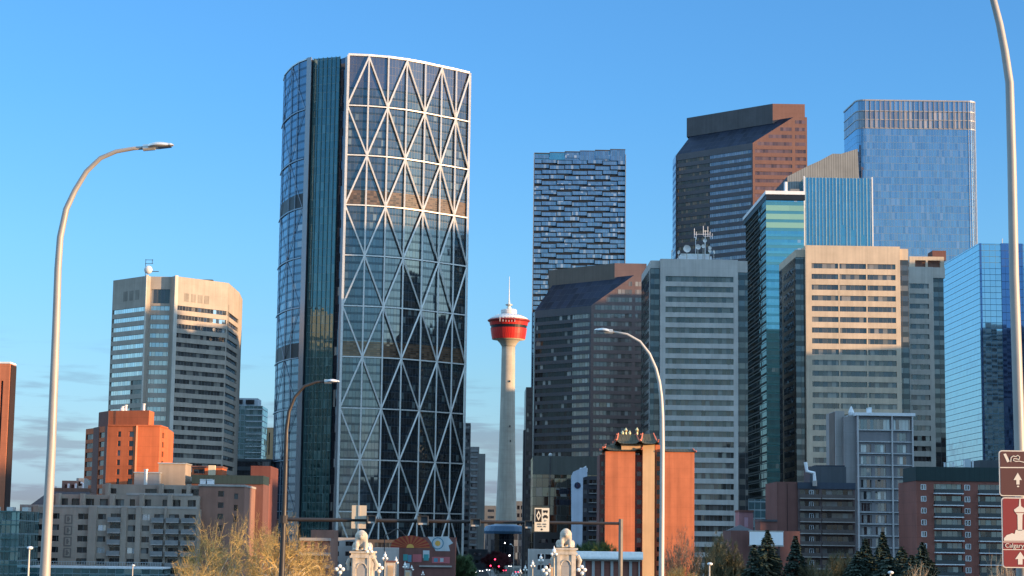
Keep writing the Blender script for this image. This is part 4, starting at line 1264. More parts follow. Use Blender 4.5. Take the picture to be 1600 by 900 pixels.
# orange brick hotel
def hotel():
    D = 560
    P = [Vector(at(px, py, d)[:2]) for px, py, d in ((134.5, 665, 578), (147, 664, 572), (169, 662, 557.5), (213, 665, 556), (250, 666, 556.5), (262, 667, 568))]
    foot = P + [P[-1] + Vector((-2, 22)), P[0] + Vector((2, 22))]
    z1 = zat(213, 665, 556)
    r = thing('orange_brick_hotel', 'sunlit orange brick hotel block with a smaller brick tower on top', 'hotel', cen(foot))
    F = [Face(foot[i], foot[i + 1]) for i in range(5)]
    fa = {}
    o = []
    for k in range(14):
        z = F[2].z(185, 674) - k * 2.72
        if z < 3: break
        o += [(F[2].s(184, 680), F[2].s(189, 680), z - 1.6, z)]
    fa[2] = o
    o = []; z_ = F[2].z(185, 674)
    fa[2] += [(F[2].s(201.5, 680), F[2].L - .6, z_ - k * 2.72 - 1.6, z_ - k * 2.72) for k in range(13)]
    fa[0] = [(.4, F[0].L - .4, z_ - k * 2.72 - 1.6, z_ - k * 2.72) for k in range(13)]
    fa[1] = [(F[1].L * .42, F[1].L * .8, z_ - k * 2.72 - 1.6, z_ - k * 2.72) for k in range(13)]
    fa[4] = [(F[4].L * .35, F[4].L * .6, z_ - k * 2.72 - 1.6, z_ - k * 2.72) for k in range(13)]
    block(r, foot, 0, z1, brick_o, fa, g_apt, .3, cap=90)
    # left-facing bay, its shade painted on as brown piers
    m = M(); m.wbox(F[1], 0, F[1].L * .4, 0, z1 + .1, 0, .12); m.wbox(F[1], F[1].L * .82, F[1].L, 0, z1 + .1, 0, .12); m.build('shade_brown_pier', brick_od, r)
    for i in (2, 3, 4): M().wbox(F[i], 0, F[i].L, z1 - .2, z1 + .25, 0, .2).build('cornice', brick_o, r)
    m = M(); m.wbox(F[3], .02, .5, 0, z1, 0, .3); m.build('corner_strip', brick_lt, r)
    # upper tower
    Q = [Vector(at(px, py, d)[:2]) for px, py, d in ((155, 643, 574), (170.5, 641, 566), (233, 642, 562), (241, 645, 570))]
    f2 = Q + [Q[-1] + Vector((-2, 10)), Q[0] + Vector((2, 10))]
    z2 = zat(200, 641.5, 564)
    mm = M(); mm.prism(f2, z1 - .1, z2); mm.build('upper_wall', brick_o, r)
    M().wbox(Face(Q[0], Q[1]), 0, Face(Q[0], Q[1]).L, z1, z2 - .1, 0, .1).build('upper_painted_shade', brick_od, r)  # brown slab paints the shade of the left-facing side
    M().wbox(Face(Q[1], Q[2]), 2.1, 2.3, z1, z2, 0, .08).build('joint_strip', brick_od, r)
    for i, (px, y0) in enumerate(((191, 636), (195.5, 634), (223.5, 632), (190, 638))):
        p = at(px, 642, 568)
        rt = thing('roof_vent', ['thin white vent on the hotel roof, left of the pair', 'taller white vent of the left pair on the hotel roof', 'tall lone white vent at the right of the hotel roof', 'squat round vent at the far left of the hotel roof'][i], 'vent', (p.x, 569, z2), 'white vents on the hotel roof')
        m = M(); m.tube([(p.x, 569, z2 - .4), (p.x, 569, zat(px, y0, 569))], .4 if i != 3 else .7, 8); m.build('pipe', white_t, rt)
        M().tube([(p.x, 569, zat(px, y0, 569)), (p.x, 569, zat(px, y0, 569) + .25)], .55, 8).build('cap', white_t, rt)
brick_lt = wall('pale_orange_brick', (.66, .27, .14))
hotel()
# rooftop boxes between hotel and tower
rooftop('roof_plant_room', 'large plain taupe rooftop box right of the orange hotel', 'plant room', gfoot(248, 290, 724.5, 500, 10), 0, zat(265, 724.5, 500), wall('sunlit_taupe', (.33, .26, .20)))
rooftop('low_roof_plant_room', 'lower grey rooftop box below the orange hotel', 'plant room', gfoot(210, 249, 739, 497, 8), 0, zat(228, 739, 497), conc_apt)
p = at(228, 740, 494); rt = thing('roof_flue', 'thin silver flue standing before the lower rooftop box', 'flue', (p.x, 494, zC)); M().tube([(p.x, 494, 8), (p.x, 494, zat(228, 735, 494))], .45, 8).build('pipe', alu, rt); M().tube([(p.x, 494, zat(228, 735, 494)), (p.x, 494, zat(228, 735, 494) + .3)], .6, 8).build('cap', alu, rt)
f = gfoot(300, 347, 731, 530, 10)
r_, F_ = simple('orange_roof_house', 'low orange brick rooftop block left of the curved tower', 'building', f, zat(323, 731, 530), brick_o, [([(303, 320)], 733, 1.2, 3, 1)], g_apt, coping=brick_od)
p = at(330.5, 736, 527); M().box(p.x - .9, p.x + .9, 527, 528.6, 20, zat(330, 727, 527)).build('sunlit_chimney', wall('cream_chimney', (.6, .5, .34)), r_)
f = gfoot(392, 423, 728, 520, 20)
simple('red_brown_brick_block', 'red brown brick apartment block at the left foot of the curved tower', 'building', f, zat(407, 728, 520), wall('dim_red_brick', (.14, .05, .04), joint=[(4, .1), (2.8, .1)], jd=.8), [], g_apt, coping=None)[0]
f2 = gfoot(382, 413, 741, 505, 16)
rb, Fb = simple('brick_balcony_block', 'brick block with a stack of recessed balconies beside the dark green roof', 'apartment building', f2, zat(397, 754, 505), brick_r, [([(383, 399)], 758, 2.1, 2.8, 9)], g_apt)
for k in range(9):
    z = Fb.z(390, 771) - k * 2.8
    if z > 2: M().wbox(Fb, Fb.s(382.5, 770), Fb.s(399.5, 770), z - .1, z + .15, 0, .9).build('balcony', taupe_l, rb)
f = gfoot(300, 412, 742, 500, 14)
M().prism(f, zat(350, 756, 500), zat(350, 742.5, 500))
rg = thing('dark_green_roof_block', 'long block with a dark green metal roof band behind the terraced apartments', 'building', cen(f))
M().prism(f, 0, zat(350, 756, 500)).build('wall', brick_dk, rg)
M().prism([p - G * .5 for p in f], zat(350, 756, 500), zat(350, 742.5, 500)).build('roof_band', dkgreen, rg)
for i, px in enumerate((317, 328)):
    f = gfoot(px - 4.5, px + 4.5, 750, 488, 3)
    rooftop('roof_air_unit', ['left one of the two white boxed air units before the green roof', 'right one of the two white boxed air units before the green roof'][i], 'air unit', f, zat(320, 758, 488) - 1, zat(px, 750, 488), white_t, 'white air units before the green roof')
# teal residential tower and tan slab far left-centre
f = gfoot(366, 410.5, 632, 1000, 25)
rt_, Ft_ = simple('teal_residential_tower', 'slim teal glass apartment tower between the octagonal and curved towers', 'apartment tower', f, zat(388, 634, 1000), g_low2 := glass('far_teal_glass', (.6, .8, .85), (.03, .08, .09), .4, pw=2.2, ph=3.0, mw=.2, mh=.5, mcol=(.2, .26, .28), tilt=.02, blinds=.15, bcol=(.25, .32, .33)), [], g_apt)
M().prism(gfoot(366, 403, 622, 1004, 16), zat(388, 634, 1000) - .1, zat(385, 622, 1004)).build('crown', wall('pale_crown', (.5, .55, .6)), rt_)
for a, b_ in ((367, 379), (384, 397)):
    q = gfoot(a, b_, 625, 1003.5, 2); M().prism(q, zat(388, 631, 1003), zat(388, 624.5, 1003)).build('crown_window', g_black, rt_)
for k in range(30):
    z = zat(388, 634, 1000) - 2 - k * 3.2
    if z > 5: M().wbox(Ft_, Ft_.L * .45, Ft_.L + .8, z, z + .3, 0, 1.2).build('balcony', white_t, rt_)
f = gfoot(408, 436, 668, 1050, 20)
simple('tan_far_slab', 'small tan slab block just left of the curved tower', 'building', f, zat(416, 668, 1050), tan_r, [([(412, 414), (416, 418), (420, 422)], 676, 12, 15, 1)], g_apt)
f = gfoot(362, 424, 717, 900, 20)
simple('dark_blue_low_block', 'dark blue glass low block below the slim teal tower', 'building', f, zat(392, 717, 900), char, [([(364, 421)], 721, 2.4, 4.2, 10)], g_black)

# right of curved tower: slabs on the street
f = gfoot(700, 735.5, 661, 1000, 30)
simple('dark_slab_block', 'dark slab block immediately right of the curved tower', 'building', f, zat(728, 661, 1000), wall('dark_slab', (.10, .105, .11)), [([(723, 734)], 665, 1.6, 3.6, 40)], g_black)
f = gfoot(733, 749, 698, 1040, 30)
rs_, Fs_ = simple('striped_slab_block', 'grey slab with white balcony stripes between curved tower and observation tower', 'building', f, zat(742, 698, 1040), conc_apt, [([(736.5, 746)], 707, 1.8, 3.35, 24)], g_black)
for k in range(24):
    z = Fs_.z(740, 706) - k * 3.35
    M().wbox(Fs_, Fs_.s(736, 705), Fs_.s(747, 705), z, z + .8, 0, 1.0).build('balcony', wall('balcony_grey', (.4, .42, .44)) if k == 0 else MATS['balcony_grey'], rs_)
simple('plain_grey_slab', 'plain grey slab edge behind the white striped balconies', 'building', gfoot(748, 758.5, 709, 1060, 30), zat(752, 709, 1060), conc_grey)
far_shade = wall('far_shaded_wall', (.12, .125, .13))  # walls darkened in place of shade that nothing casts here
simple('far_low_block', 'small low grey block seen left of the observation tower foot', 'building', gfoot(757, 775, 800, 1500, 20), zat(765, 790, 1500), far_shade, [([(762, 772)], 796, 2, 5, 3)], g_black)
simple('far_pale_block', 'small pale block seen right of the observation tower foot', 'building', gfoot(804, 821, 780, 1500, 20), zat(812, 783, 1500), far_shade, [([(808, 812), (814, 818)], 790, 3, 6, 6)], g_black)
# slim dark striped building left of dark granite tower
simple('slim_dark_tower', 'slim dark tower with pale window slots right of the observation tower', 'building', gfoot(822, 836, 605, 900, 30), zat(828, 605, 900), granite_b, [([(823.5, 831)], 621, 1.8, 3.6, 60)], g_rib2)
simple('slim_dark_annex', 'lower black annex beside the slim dark tower', 'building', gfoot(818, 823, 672, 905, 10), zat(820, 672, 905), granite_d)
# bronze glass block and neighbours
f = gfoot(833, 936, 714, 760, 30)
rb, Fb = simple('bronze_glass_block', 'low bronze mirror glass block below the dark granite tower', 'building', f, zat(885, 714, 760), g_bronze, [], g_bronze)
zt = zat(885, 714, 760); M().wbox(Fb, -.1, Fb.L + .1, zt - 7.0, zt + .3, 0, .35).build('plain_parapet', wall('grey_green_parapet', (.12, .12, .105)), rb)
M().wbox(Fb, Fb.s(859, 720), Fb.s(860.3, 720), 0, zt + .3, .35, .6).build('joint_strip', granite_d, rb)
for a, b_, y in ((869, 893, 763), (866, 893, 780)):
    z = zat(880, y, 760); M().wbox(Fb, Fb.s(a, y), Fb.s(b_, y), z - 2.2, z, 0, .06).build('dark_window_band', g_black, rb)
p = at(860, 711, 765); q = thing('small_roof_dish', 'small white round dish on the bronze glass block roof', 'dish', (p.x, 765, zt)); m = M(); m.ball((p.x, 765, p.z), .8, 10, 6); m.build('reflector', dish_m, q); M().tube([(p.x, 765, zt - .3), (p.x, 765, p.z)], .15, 5).build('mount', steel_g, q)
# white stair tower with round blue window
def clock_shaft():
    D = 700
    f = gfoot(894, 909, 745, D, 6); F = Face(f[0], f[1])
    r = thing('white_shaft_tower', 'slim white rounded stair tower with a round blue window near its top', 'tower', cen(f))
    pts = [(894, 880), (893, 744), (896, 737), (903, 734), (910, 731.5), (916.5, 730), (918, 744), (911, 746), (909.5, 880)]
    P = [at(x, y, D) for x, y in pts]
    P[0].z = P[-1].z = 0
    m = M(); n = len(P)
    m.face(P[:1] + P[:0:-1]); q = [p + Vector((0, 5, 0)) for p in P]
    for i in range(n): m.face([P[i], P[(i + 1) % n], q[(i + 1) % n], q[i]])
    m.face(q); m.build('wall', wall('pale_blue_white_render', (.38, .44, .52)), r)
    c = at(902.5, 758.5, D - .2); m = M(); seg = 20
    m.face([(c.x + 1.05 * cos(2 * pi * k / seg), D - .15, c.z + 1.05 * sin(2 * pi * k / seg)) for k in range(seg)]); rw = m.build('round_window', g_navy, r)
    m = M(); m.tube([(c.x + 1.1 * cos(2 * pi * k / seg), D - .15, c.z + 1.1 * sin(2 * pi * k / seg)) for k in range(seg + 1)], .12, 4); m.build('window_ring', slate_b, r)
    p = at(911, 733, D + 2); m = M(); m.face([(p.x - 1.2, D + 1, p.z - .4), (p.x + 1.6, D + 1, p.z - .4), (p.x + 1, D + 1, p.z + 1.2)]); m.prism([(p.x - 1.2, D + .5), (p.x + 1.6, D + .5), (p.x + 1.6, D + 3), (p.x - 1.2, D + 3)], p.z - 1, p.z + .4); m.build('crest', white_t, r)
clock_shaft()
f = gfoot(910, 936, 744, 712, 14)
rb, Fb = simple('dark_balcony_block', 'small dark apartment block right of the white stair tower', 'building', f, zat(922, 744, 712), wall('dark_block', (.06, .06, .07)), [([(912, 918), (921, 934)], 750, 1.6, 3.4, 12)], g_apt)
for k in range(10):
    z = Fb.z(925, 757) - k * 3.4
    if z > 1: M().wbox(Fb, Fb.s(920, 750), Fb.s(935, 750), z, z + .3, 0, 1).build('balcony', conc_apt, rb)

# chinese-roofed orange towers
def pagoda_roof(r, f, z, h, over, inset, mat, trim, horn=1.0):
    c = Vector(cen(f)[:2])
    e = []
    for p in f:
        p = Vector(p); d = (p - c)
        e.append(Vector((c.x + d.x + math.copysign(over, d.x), c.y + d.y + math.copysign(over, d.y))))
    t_ = [Vector((c.x + (p[0] - c.x) * (1 - inset), c.y + (p[1] - c.y) * .35)) for p in f]
    m = M(); n = len(f)
    for i in range(n):
        j = (i + 1) % n
        K = 6
        def pt(u, v):   # u along eave, v up the slope, swept corner
            a = e[i].lerp(e[j], u); b_ = t_[i].lerp(t_[j], u)
            q = a.lerp(b_, v)
            lift = horn * (abs(2 * u - 1) ** 5) * (1 - v) ** 2
            return (q.x, q.y, z + lift + h * (v ** 1.35))
        for u in range(K):
            for v in range(4):
                m.face([pt(u / K, v / 4), pt((u + 1) / K, v / 4), pt((u + 1) / K, (v + 1) / 4), pt(u / K, (v + 1) / 4)])
    m.face([(p.x, p.y, z + h) for p in t_])
    m.face([(p.x, p.y, z - .05) for p in reversed(e)])
    m.build('pagoda_roof', mat, r)
    for i in range(n):
        a, b_ = e[i], t_[i]
        m = M(); m.tube([(a.x + (a.x - b_.x) * .06, a.y, z + horn * 1.25), (a.x * .9 + b_.x * .1, a.y * .9 + b_.y * .1, z + horn * .7), (a.x * .6 + b_.x * .4, a.y * .6 + b_.y * .4, z + h * .35), (b_.x, b_.y, z + h + .2)], [.16, .3, .26, .2], 5)
        m.build('ridge_horn', trim, r)
def orange_towers():
    D = 560
    trim = wall('coral_ridge', (.62, .17, .10)); tile = wall('green_brown_tiles', (.085, .08, .055), joint=[(.9, .3), (0, 0)], jd=.7)
    # main left block
    f = gfoot(946, 992.5, 705, D, 16); z1 = zat(970, 704.5, D)
    r = thing('pagoda_roofed_tower', 'orange brick apartment tower with curved chinese style roofs and gold finials', 'apartment tower', cen(f))
    F = Face(f[0], f[1])
    block(r, f, 0, z1, brick_cn, {}, g_apt)
    pagoda_roof(r, gfoot(945, 1000, 705, D - .2, 12), z1, 1.9, .6, .12, tile, trim, .9)
    # left dark strip with windows, right of the block dark strip
    for (a, b_, dd) in ((937, 946.5, 3), (992, 1005.5, 2.5), (1024, 1034, 2.5)):
        g_ = gfoot(a, b_, 706, D + dd, 12); Fg = Face(g_[0], g_[1])
        zz = z1 - 1.0 if a < 1000 else z1 + 2
        o = [(Fg.L * .25, Fg.L * .8, zz - 2 - k * 2.75 - 1.4, zz - 2 - k * 2.75) for k in range(14) if zz - 2 - k * 2.75 - 1.4 > 1]
        block(r, g_, 0, zz, brick_cn if a > 1000 else brick_dk, {0: o}, g_apt, .3, part='window_bay_wall')
    # tan shaft with upper roof
    g_ = gfoot(1004.5, 1023, 695, D + .3, 14); z2 = zat(1013, 694, D + .3)
    M().prism(g_, 0, z2).build('tan_shaft', tan_r, r)
    g2 = gfoot(968, 1030, 696, D + 1, 12)
    M().prism(gfoot(971, 1003, 696, D + .5, 10), z1 + .4, z2 + .1).build('roof_house', tan_r, r)
    pagoda_roof(r, gfoot(965, 998, 694, D - .5, 12), z2, 3.0, .5, .14, tile, trim, 1.0)
    pagoda_roof(r, gfoot(1002, 1027, 694, D - 2, 14), z2, 3.1, .35, .32, tile, trim, 1.0)
    for px, y0 in ((973, 673), (978, 668.5), (984, 673), (995.5, 668)):
        p = at(px, 678, D + 4)
        M().lathe(p.x, D + 4, [(.35, z2 + 2.6), (.28, z2 + 3.6), (.5, zat(px, y0 + 4, D + 4)), (.1, zat(px, y0, D + 4))], 8).build('gold_finial', gold_m, r)
    # right slab
    g_ = gfoot(1037, 1085, 706, D - .4, 20); z3 = zat(1060, 706, D - .4)
    F3 = Face(g_[0], g_[1])
    r2 = thing('orange_end_wall_block', 'windowless orange brick end wall block with a thin tiled roof edge', 'apartment building', cen(g_))
    M().prism(g_, 0, z3).build('wall', brick_cn, r2)
    pagoda_roof(r2, gfoot(1036, 1086, 706, D - .4, 12), z3, 1.0, .3, .06, tile, trim, .25)
    # bottom ledge of the narrow orange window bay
gold_m = metal('gold_finials', (.75, .6, .3), .3, .6)
orange_towers()

# grey concrete apartment
def grey_apartment():
    D = 560
    f = gfoot(1338, 1426.5, 648, D, 22); z1 = zat(1382, 650, D); F = Face(f[0], f[1])
    r = thing('grey_concrete_apartments', 'grey concrete apartment tower with white floor lines and a white roof edge', 'apartment tower', cen(f))
    o = []
    tops = 675; pp = 3.40
    ztop = F.z(1350, 661)
    for a, b_, k0 in ((1345, 1361, 2), (1367, 1384, 2), (1402, 1417, 1)):
        for k in range(k0, 14):
            z = F.z(1380, 655.5) - k * pp * 1.0 - .5
            if z - 2.6 < 1: break
            o.append((F.s(a, 700), F.s(b_, 700), z - 2.3, z))
    o.append((F.s(1341, 660), F.s(1391, 660), F.z(1360, 671), F.z(1360, 655)))
    o.append((F.s(1396, 660), F.s(1423, 660), F.z(1360, 671), F.z(1360, 655)))
    block(r, f, 0, z1, conc_apt2, {0: o}, g_apt3, .35)
    for k in range(14):
        z = F.z(1380, 673) - k * pp
        if z > 2: M().wbox(F, 0, F.L, z, z + .3, 0, .5).build('floor_line', wall('line_grey', (.42, .44, .45)) if 'line_grey' not in MATS else MATS['line_grey'], r)
    for s in (0.1, F.s(1392.5, 700), F.L - .5): M().wbox(F, s, s + .4, 0, z1, 0, .85).build('pier', wall('pier_grey', (.42, .42, .42)) if 'pier_grey' not in MATS else MATS['pier_grey'], r)
    M().prism([f[0] - G * 1 - U * .4, f[1] - G * 1 + U * .5, f[2], f[3]], z1, z1 + .9).build('roof_slab', white_t, r)
    # left blank wing
    w2 = gfoot(1319, 1338.2, 648, D + .8, 20)
    M().prism(w2, 0, z1 - .2).build('side_wall', wall('plain_grey_wall', (.24, .235, .235), joint=[(0, 0), (3.4, .08)], jd=.85), r)
    M().prism(gfoot(1306, 1319.5, 645, D + 3, 16), 0, zat(1312, 642, D + 3)).build('end_wall', conc_apt, r)
    M().prism(gfoot(1303, 1312, 643, D + 5, 8), 0, zat(1308, 644, D + 5)).build('recess_wall', taupe_d, r)
    p = at(1330, 637, D + 4); q = thing('cone_vent', 'small white cone shaped vent on the grey apartment roof', 'vent', (p.x, D + 4, z1)); M().lathe(p.x, D + 4, [(.8, z1 - .2), (.9, z1 + 1.2), (.35, z1 + 2.6), (.1, z1 + 3)], 10).build('cowl', white_t, q); M().lathe(p.x, D + 4, [(1, z1 - .25), (1, z1 + .3)], 10).build('base', steel_g, q)
    rooftop('roof_box_unit', 'low white box unit on the grey apartment roof', 'air unit', gfoot(1357, 1362, 641, D + 5, 3), z1 + .9, z1 + 2.6, white_t)
conc_apt2 = wall('grey_apartment_wall', (.19, .19, .20), var=.08)
g_apt3 = glass('curtained_glass', (.6, .62, .65), (.03, .033, .036), .2, pw=.95, ph=50, mh=0, mw=.1, mcol=(.2, .2, .2), tilt=.02, blinds=.34, bcol=(.50, .53, .52))
grey_apartment()

def balcony_block(name, label, pl, pr, yt, D, wm, cols, ytop, pitch, hh, balc, win, slab=None, depth_b=20, band=None, rail=None, blank=None):
    f = gfoot(pl, pr, yt, D, depth_b); z1 = zat((pl + pr) / 2, yt, D); F = Face(f[0], f[1])
    r = thing(name, label, 'apartment building', cen(f))
    zt = F.z((pl + pr) / 2, ytop); n = int((zt - 2) / pitch)
    o = []
    for k in range(n):
        for a, b_ in cols: o.append((F.s(a, ytop), F.s(b_, ytop), zt - k * pitch - hh, zt - k * pitch, g_apt3))
        for a, b_ in balc: o.append((F.s(a, ytop), F.s(b_, ytop), zt - k * pitch - 2.1, zt - k * pitch + .1, win))
    block(r, f, 0, z1, wm, {0: o}, win, .45)
    for k in range(n):
        for a, b_ in balc:
            s0, s1 = F.s(a - 1, ytop), F.s(b_ + 1, ytop); z = zt - k * pitch - 2.2
            bo = M().wbox(F, s0, s1, z - .12, z + .12, 0, 1.4).build('balcony', slab or taupe_l, r)
            m = M(); m.wbox(F, s0, s1, z + .12, z + 1.05, 1.3, 1.35); m.build('railing', rail or rail_m, bo)
    for k in range(n):
        for a, b_ in cols:
            s0, s1 = F.s(a, ytop), F.s(b_, ytop); z = zt - k * pitch
            m = M()
            for q in ((s0, s1, z - hh, z - hh + .14), (s0, s1, z - .14, z), (s0, s0 + .14, z - hh, z), (s1 - .14, s1, z - hh, z), ((s0 + s1) / 2 - .06, (s0 + s1) / 2 + .06, z - hh, z)):
                m.wbox(F, q[0], q[1], q[2], q[3], -.3, .05)
            m.build('window_frame', white_t, r)
    return r, F, z1
# brick and dark band building (right)
rY, FY, zY = balcony_block('red_brick_balcony_block', 'red brick apartment building with stacked dark balconies and a dark green top band', 1431.5, 1580, 752, 470, brick_r,
    [(1438.5, 1447), (1506.5, 1515.5)], 757.5, 2.85, 1.35, [(1459, 1502.5), (1528, 1566)], g_apt3b := glass('balcony_glass', (.5, .58, .6), (.02, .03, .034), .2, pw=1.3, ph=50, mh=0, mw=.1, mcol=(.1, .12, .12), tilt=.02, blinds=.3, bcol=(.14, .2, .2)), slab=white_t, rail=wall('smoked_rail', (.03, .04, .045), rough=.3, spec=.5))
Fo = FY
M().wbox(FY, -.1, FY.L + .1, zY - .0, zat(1500, 730, 470), -14, .25).build('roof_band', dkgreen, rY)
M().prism(gfoot(1531, 1585, 721, 476, 10), zat(1500, 730, 470) - .1, zat(1550, 719, 476)).build('plant_room', char, rY)
for i, px in enumerate((1476, 1489.5)):
    p = at(px, 728, 474); z0_ = zat(1500, 730, 470); q = thing('white_roof_pipe', ['left one of two short white pipes on the dark green roof', 'right one of two short white pipes on the dark green roof'][i], 'vent pipe', (p.x, 474, z0_), 'short white pipes on the dark green roof')
    M().tube([(p.x, 474, z0_ - .2), (p.x, 474, zat(px, 723, 474))], .22, 6).build('pipe', white_t, q); M().tube([(p.x, 474, zat(px, 723, 474)), (p.x, 474, zat(px, 722.4, 474))], .34, 6).build('cap', white_t, q)
z0_ = zat(1500, 730, 470)
q = thing('roof_tank_pair', 'pale blue boxed boiler with side pipes on the dark green roof', 'boiler', (at(1513, 725, 474).x, 474, z0_))
M().prism(gfoot(1508, 1517, 718, 474, 2), z0_ - .1, zat(1513, 717.5, 474)).build('body', wall('pale_blue_tank', (.42, .5, .54)), q)
for px in (1506.5, 1520): p = at(px, 725, 474); M().tube([(p.x, 474, z0_ - .1), (p.x, 474, zat(px, 719, 474))], .2, 6).build('pipe', white_t, q)
# purple-brown brick balcony block
rX, FX, zX = balcony_block('purple_brick_balcony_block', 'dim purple brown brick apartments with long balcony rows right of the spruces', 1247, 1336, 764, 500, wall('purple_brick', (.115, .085, .085), var=.12),
    [(1264, 1271)], 766, 3.0, 1.7, [(1250, 1280), (1284, 1333)], g_apt, slab=taupe_l, rail=wall('taupe_rail', (.10, .085, .08)))
M().wbox(FX, -.1, FX.L + .1, zX, zat(1290, 754, 500), -12, .2).build('upper_band', slate_b, rX)
M().prism(gfoot(1265, 1322, 727, 506, 9), zX - .1, zat(1290, 729, 506)).build('penthouse', char, rX)
M().prism(gfoot(1275, 1320, 726, 510, 6), zX, zat(1297, 727, 510)).build('penthouse_top', navy_c := wall('navy_cladding', (.03, .04, .055)), rX)
simple('dark_brick_side_wing', 'dark reddish brick blank wing left of the purple brown apartments', 'building', gfoot(1214, 1247, 752, 500.5, 20), zat(1230, 753, 500.5), brick_dk, [([(1229.6, 1230.4)], 756, 24, 30, 1)], dark_gap)
p = [at(x, y, 499) for x, y in ((1273, 751), (1272, 739), (1261, 736.5), (1258.5, 722))]
q = thing('zigzag_roof_duct', 'silver zigzag duct rising beside the penthouse of the purple brown apartments', 'duct', (p[0].x, 499, p[0].z)); M().tube(p, .45, 8).build('duct', white_p, q); M().tube([p[0] + Vector((0, 0, -1.4)), p[0]], .6, 8).build('collar', steel_g, q)
# low brick houses and the white billboard, centre right
simple('low_brick_gable_block', 'low dim brick block with dark hipped roofs left of the billboard', 'building', gfoot(1142, 1172, 829, 430, 14), zat(1157, 829, 430), brick_dk)
hr = thing('dark_hip_roof_house', 'dark hip roofed pavilion above the low brick block', 'building', (at(1155, 829, 436).x, 436, 0))
c = at(1156, 829, 436); zz = zat(1157, 829, 430); m = M()
for i in range(4):
    cs = [(-2.9, -3), (2.9, -3), (2.9, 3), (-2.9, 3)]
    a, b_ = cs[i], cs[(i + 1) % 4]; m.face([(c.x + a[0], 436 + a[1], zz), (c.x + b_[0], 436 + b_[1], zz), (c.x, 436, zat(1155, 820, 436))])
m.build('roof', slate, hr); M().box(c.x - 2.5, c.x + 2.5, 433.5, 438.5, 0, zz).build('wall', brick_dk, hr)
simple('brick_shop_block', 'low dim brick shop block behind the spruce trees', 'building', gfoot(1172, 1250, 829, 432, 14), zat(1200, 829.5, 432), brick_dk, [([(1173, 1218)], 857, 4, 30, 1)], g_black)
bb = thing('billboard', 'blank white billboard panel behind the tall spruce', 'billboard', (at(1195, 840, 428).x, 428, 0))
a, b_ = at(1171, 831, 428), at(1223.5, 852, 428)
M().box(a.x, b_.x, 427.6, 428, b_.z, a.z).build('panel', white_p, bb)
m = M(); m.box(a.x - .15, b_.x + .15, 427.7, 428.1, a.z, a.z + .3); m.box(a.x - .15, b_.x + .15, 427.7, 428.1, b_.z - .3, b_.z); m.build('frame', steel_g, bb)
for x in (a.x + 1, b_.x - 1): M().box(x, x + .3, 428.1, 428.5, 0, b_.z).build('post', steel_d, bb)
simple('pink_rooftop_room', 'small pink walled room at the right foot of the grey office tower', 'building', gfoot(1155, 1177, 800, 520, 8), zat(1166, 800, 520), wall('pink_render', (.34, .17, .18)), [([(1163, 1169)], 808, 2.6, 9, 1)], wall('pale_pink_door', (.5, .3, .36)), depth=.1, coping=brick_dk)
simple('red_hip_house', 'small dark red house beside the dark brick side wing', 'building', gfoot(1188, 1214, 815, 470, 9), zat(1200, 815, 470), brick_dk, coping=slate)
simple('teal_atrium_base', 'teal glass base of buildings behind the spruce trees', 'building', gfoot(1166, 1216, 785, 700, 14), zat(1190, 780, 700), g_low2)

# street-end blocks and dim low-rises
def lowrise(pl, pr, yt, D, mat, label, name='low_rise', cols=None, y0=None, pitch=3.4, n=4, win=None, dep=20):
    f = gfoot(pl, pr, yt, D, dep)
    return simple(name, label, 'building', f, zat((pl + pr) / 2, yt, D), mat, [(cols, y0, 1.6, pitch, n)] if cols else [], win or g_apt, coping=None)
lowrise(470, 516, 841, 520, brick_p, 'reddish brick low block with pale floor bands right of the yellow tree', 'banded_brick_block', [(474, 480), (486, 492), (498, 504)], 847, 3.4, 6)
f = gfoot(468, 517, 840, 519.6, 2); F = Face(f[0], f[1])
rk = thing('pale_cornice_line', 'pale stone ledges crossing the banded brick block', 'ledge', cen(f, zat(490, 843, 520)))
for y in (842, 865, 885): z = zat(490, y, 519.6); m = M(); m.wbox(F, 0, F.L, z - .5, z + .3, -.35, .3); m.build('ledge', taupe_l, rk)
lowrise(486, 522, 828, 640, brick_p, 'small brown roofed low block behind the yellow tree', 'brown_roof_block')
lowrise(516, 560, 840, 700, conc_apt, 'grey low block behind the left lion', 'grey_street_block', [(520, 530), (540, 552)], 846, 3.6, 3)
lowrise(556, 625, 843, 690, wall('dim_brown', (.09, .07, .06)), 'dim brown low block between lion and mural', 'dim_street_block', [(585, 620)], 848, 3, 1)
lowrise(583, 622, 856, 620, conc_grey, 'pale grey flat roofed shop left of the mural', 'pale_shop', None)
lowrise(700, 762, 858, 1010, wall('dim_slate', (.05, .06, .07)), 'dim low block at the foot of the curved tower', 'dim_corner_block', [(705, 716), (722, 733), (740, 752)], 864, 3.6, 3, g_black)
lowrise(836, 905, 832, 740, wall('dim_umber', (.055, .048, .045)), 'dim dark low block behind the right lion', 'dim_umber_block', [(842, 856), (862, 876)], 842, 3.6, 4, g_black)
lowrise(826, 868, 858, 640, conc_grey, 'grey shop front with dark windows left of the right lion', 'grey_shop_front', [(840, 850), (852, 862)], 866, 3.5, 2, g_black, dep=8)
lowrise(920, 968, 856, 600, wall('pale_green_metal', (.17, .22, .19)), 'pale green roofed low hall before the orange tower', 'green_roofed_hall', None, dep=8)
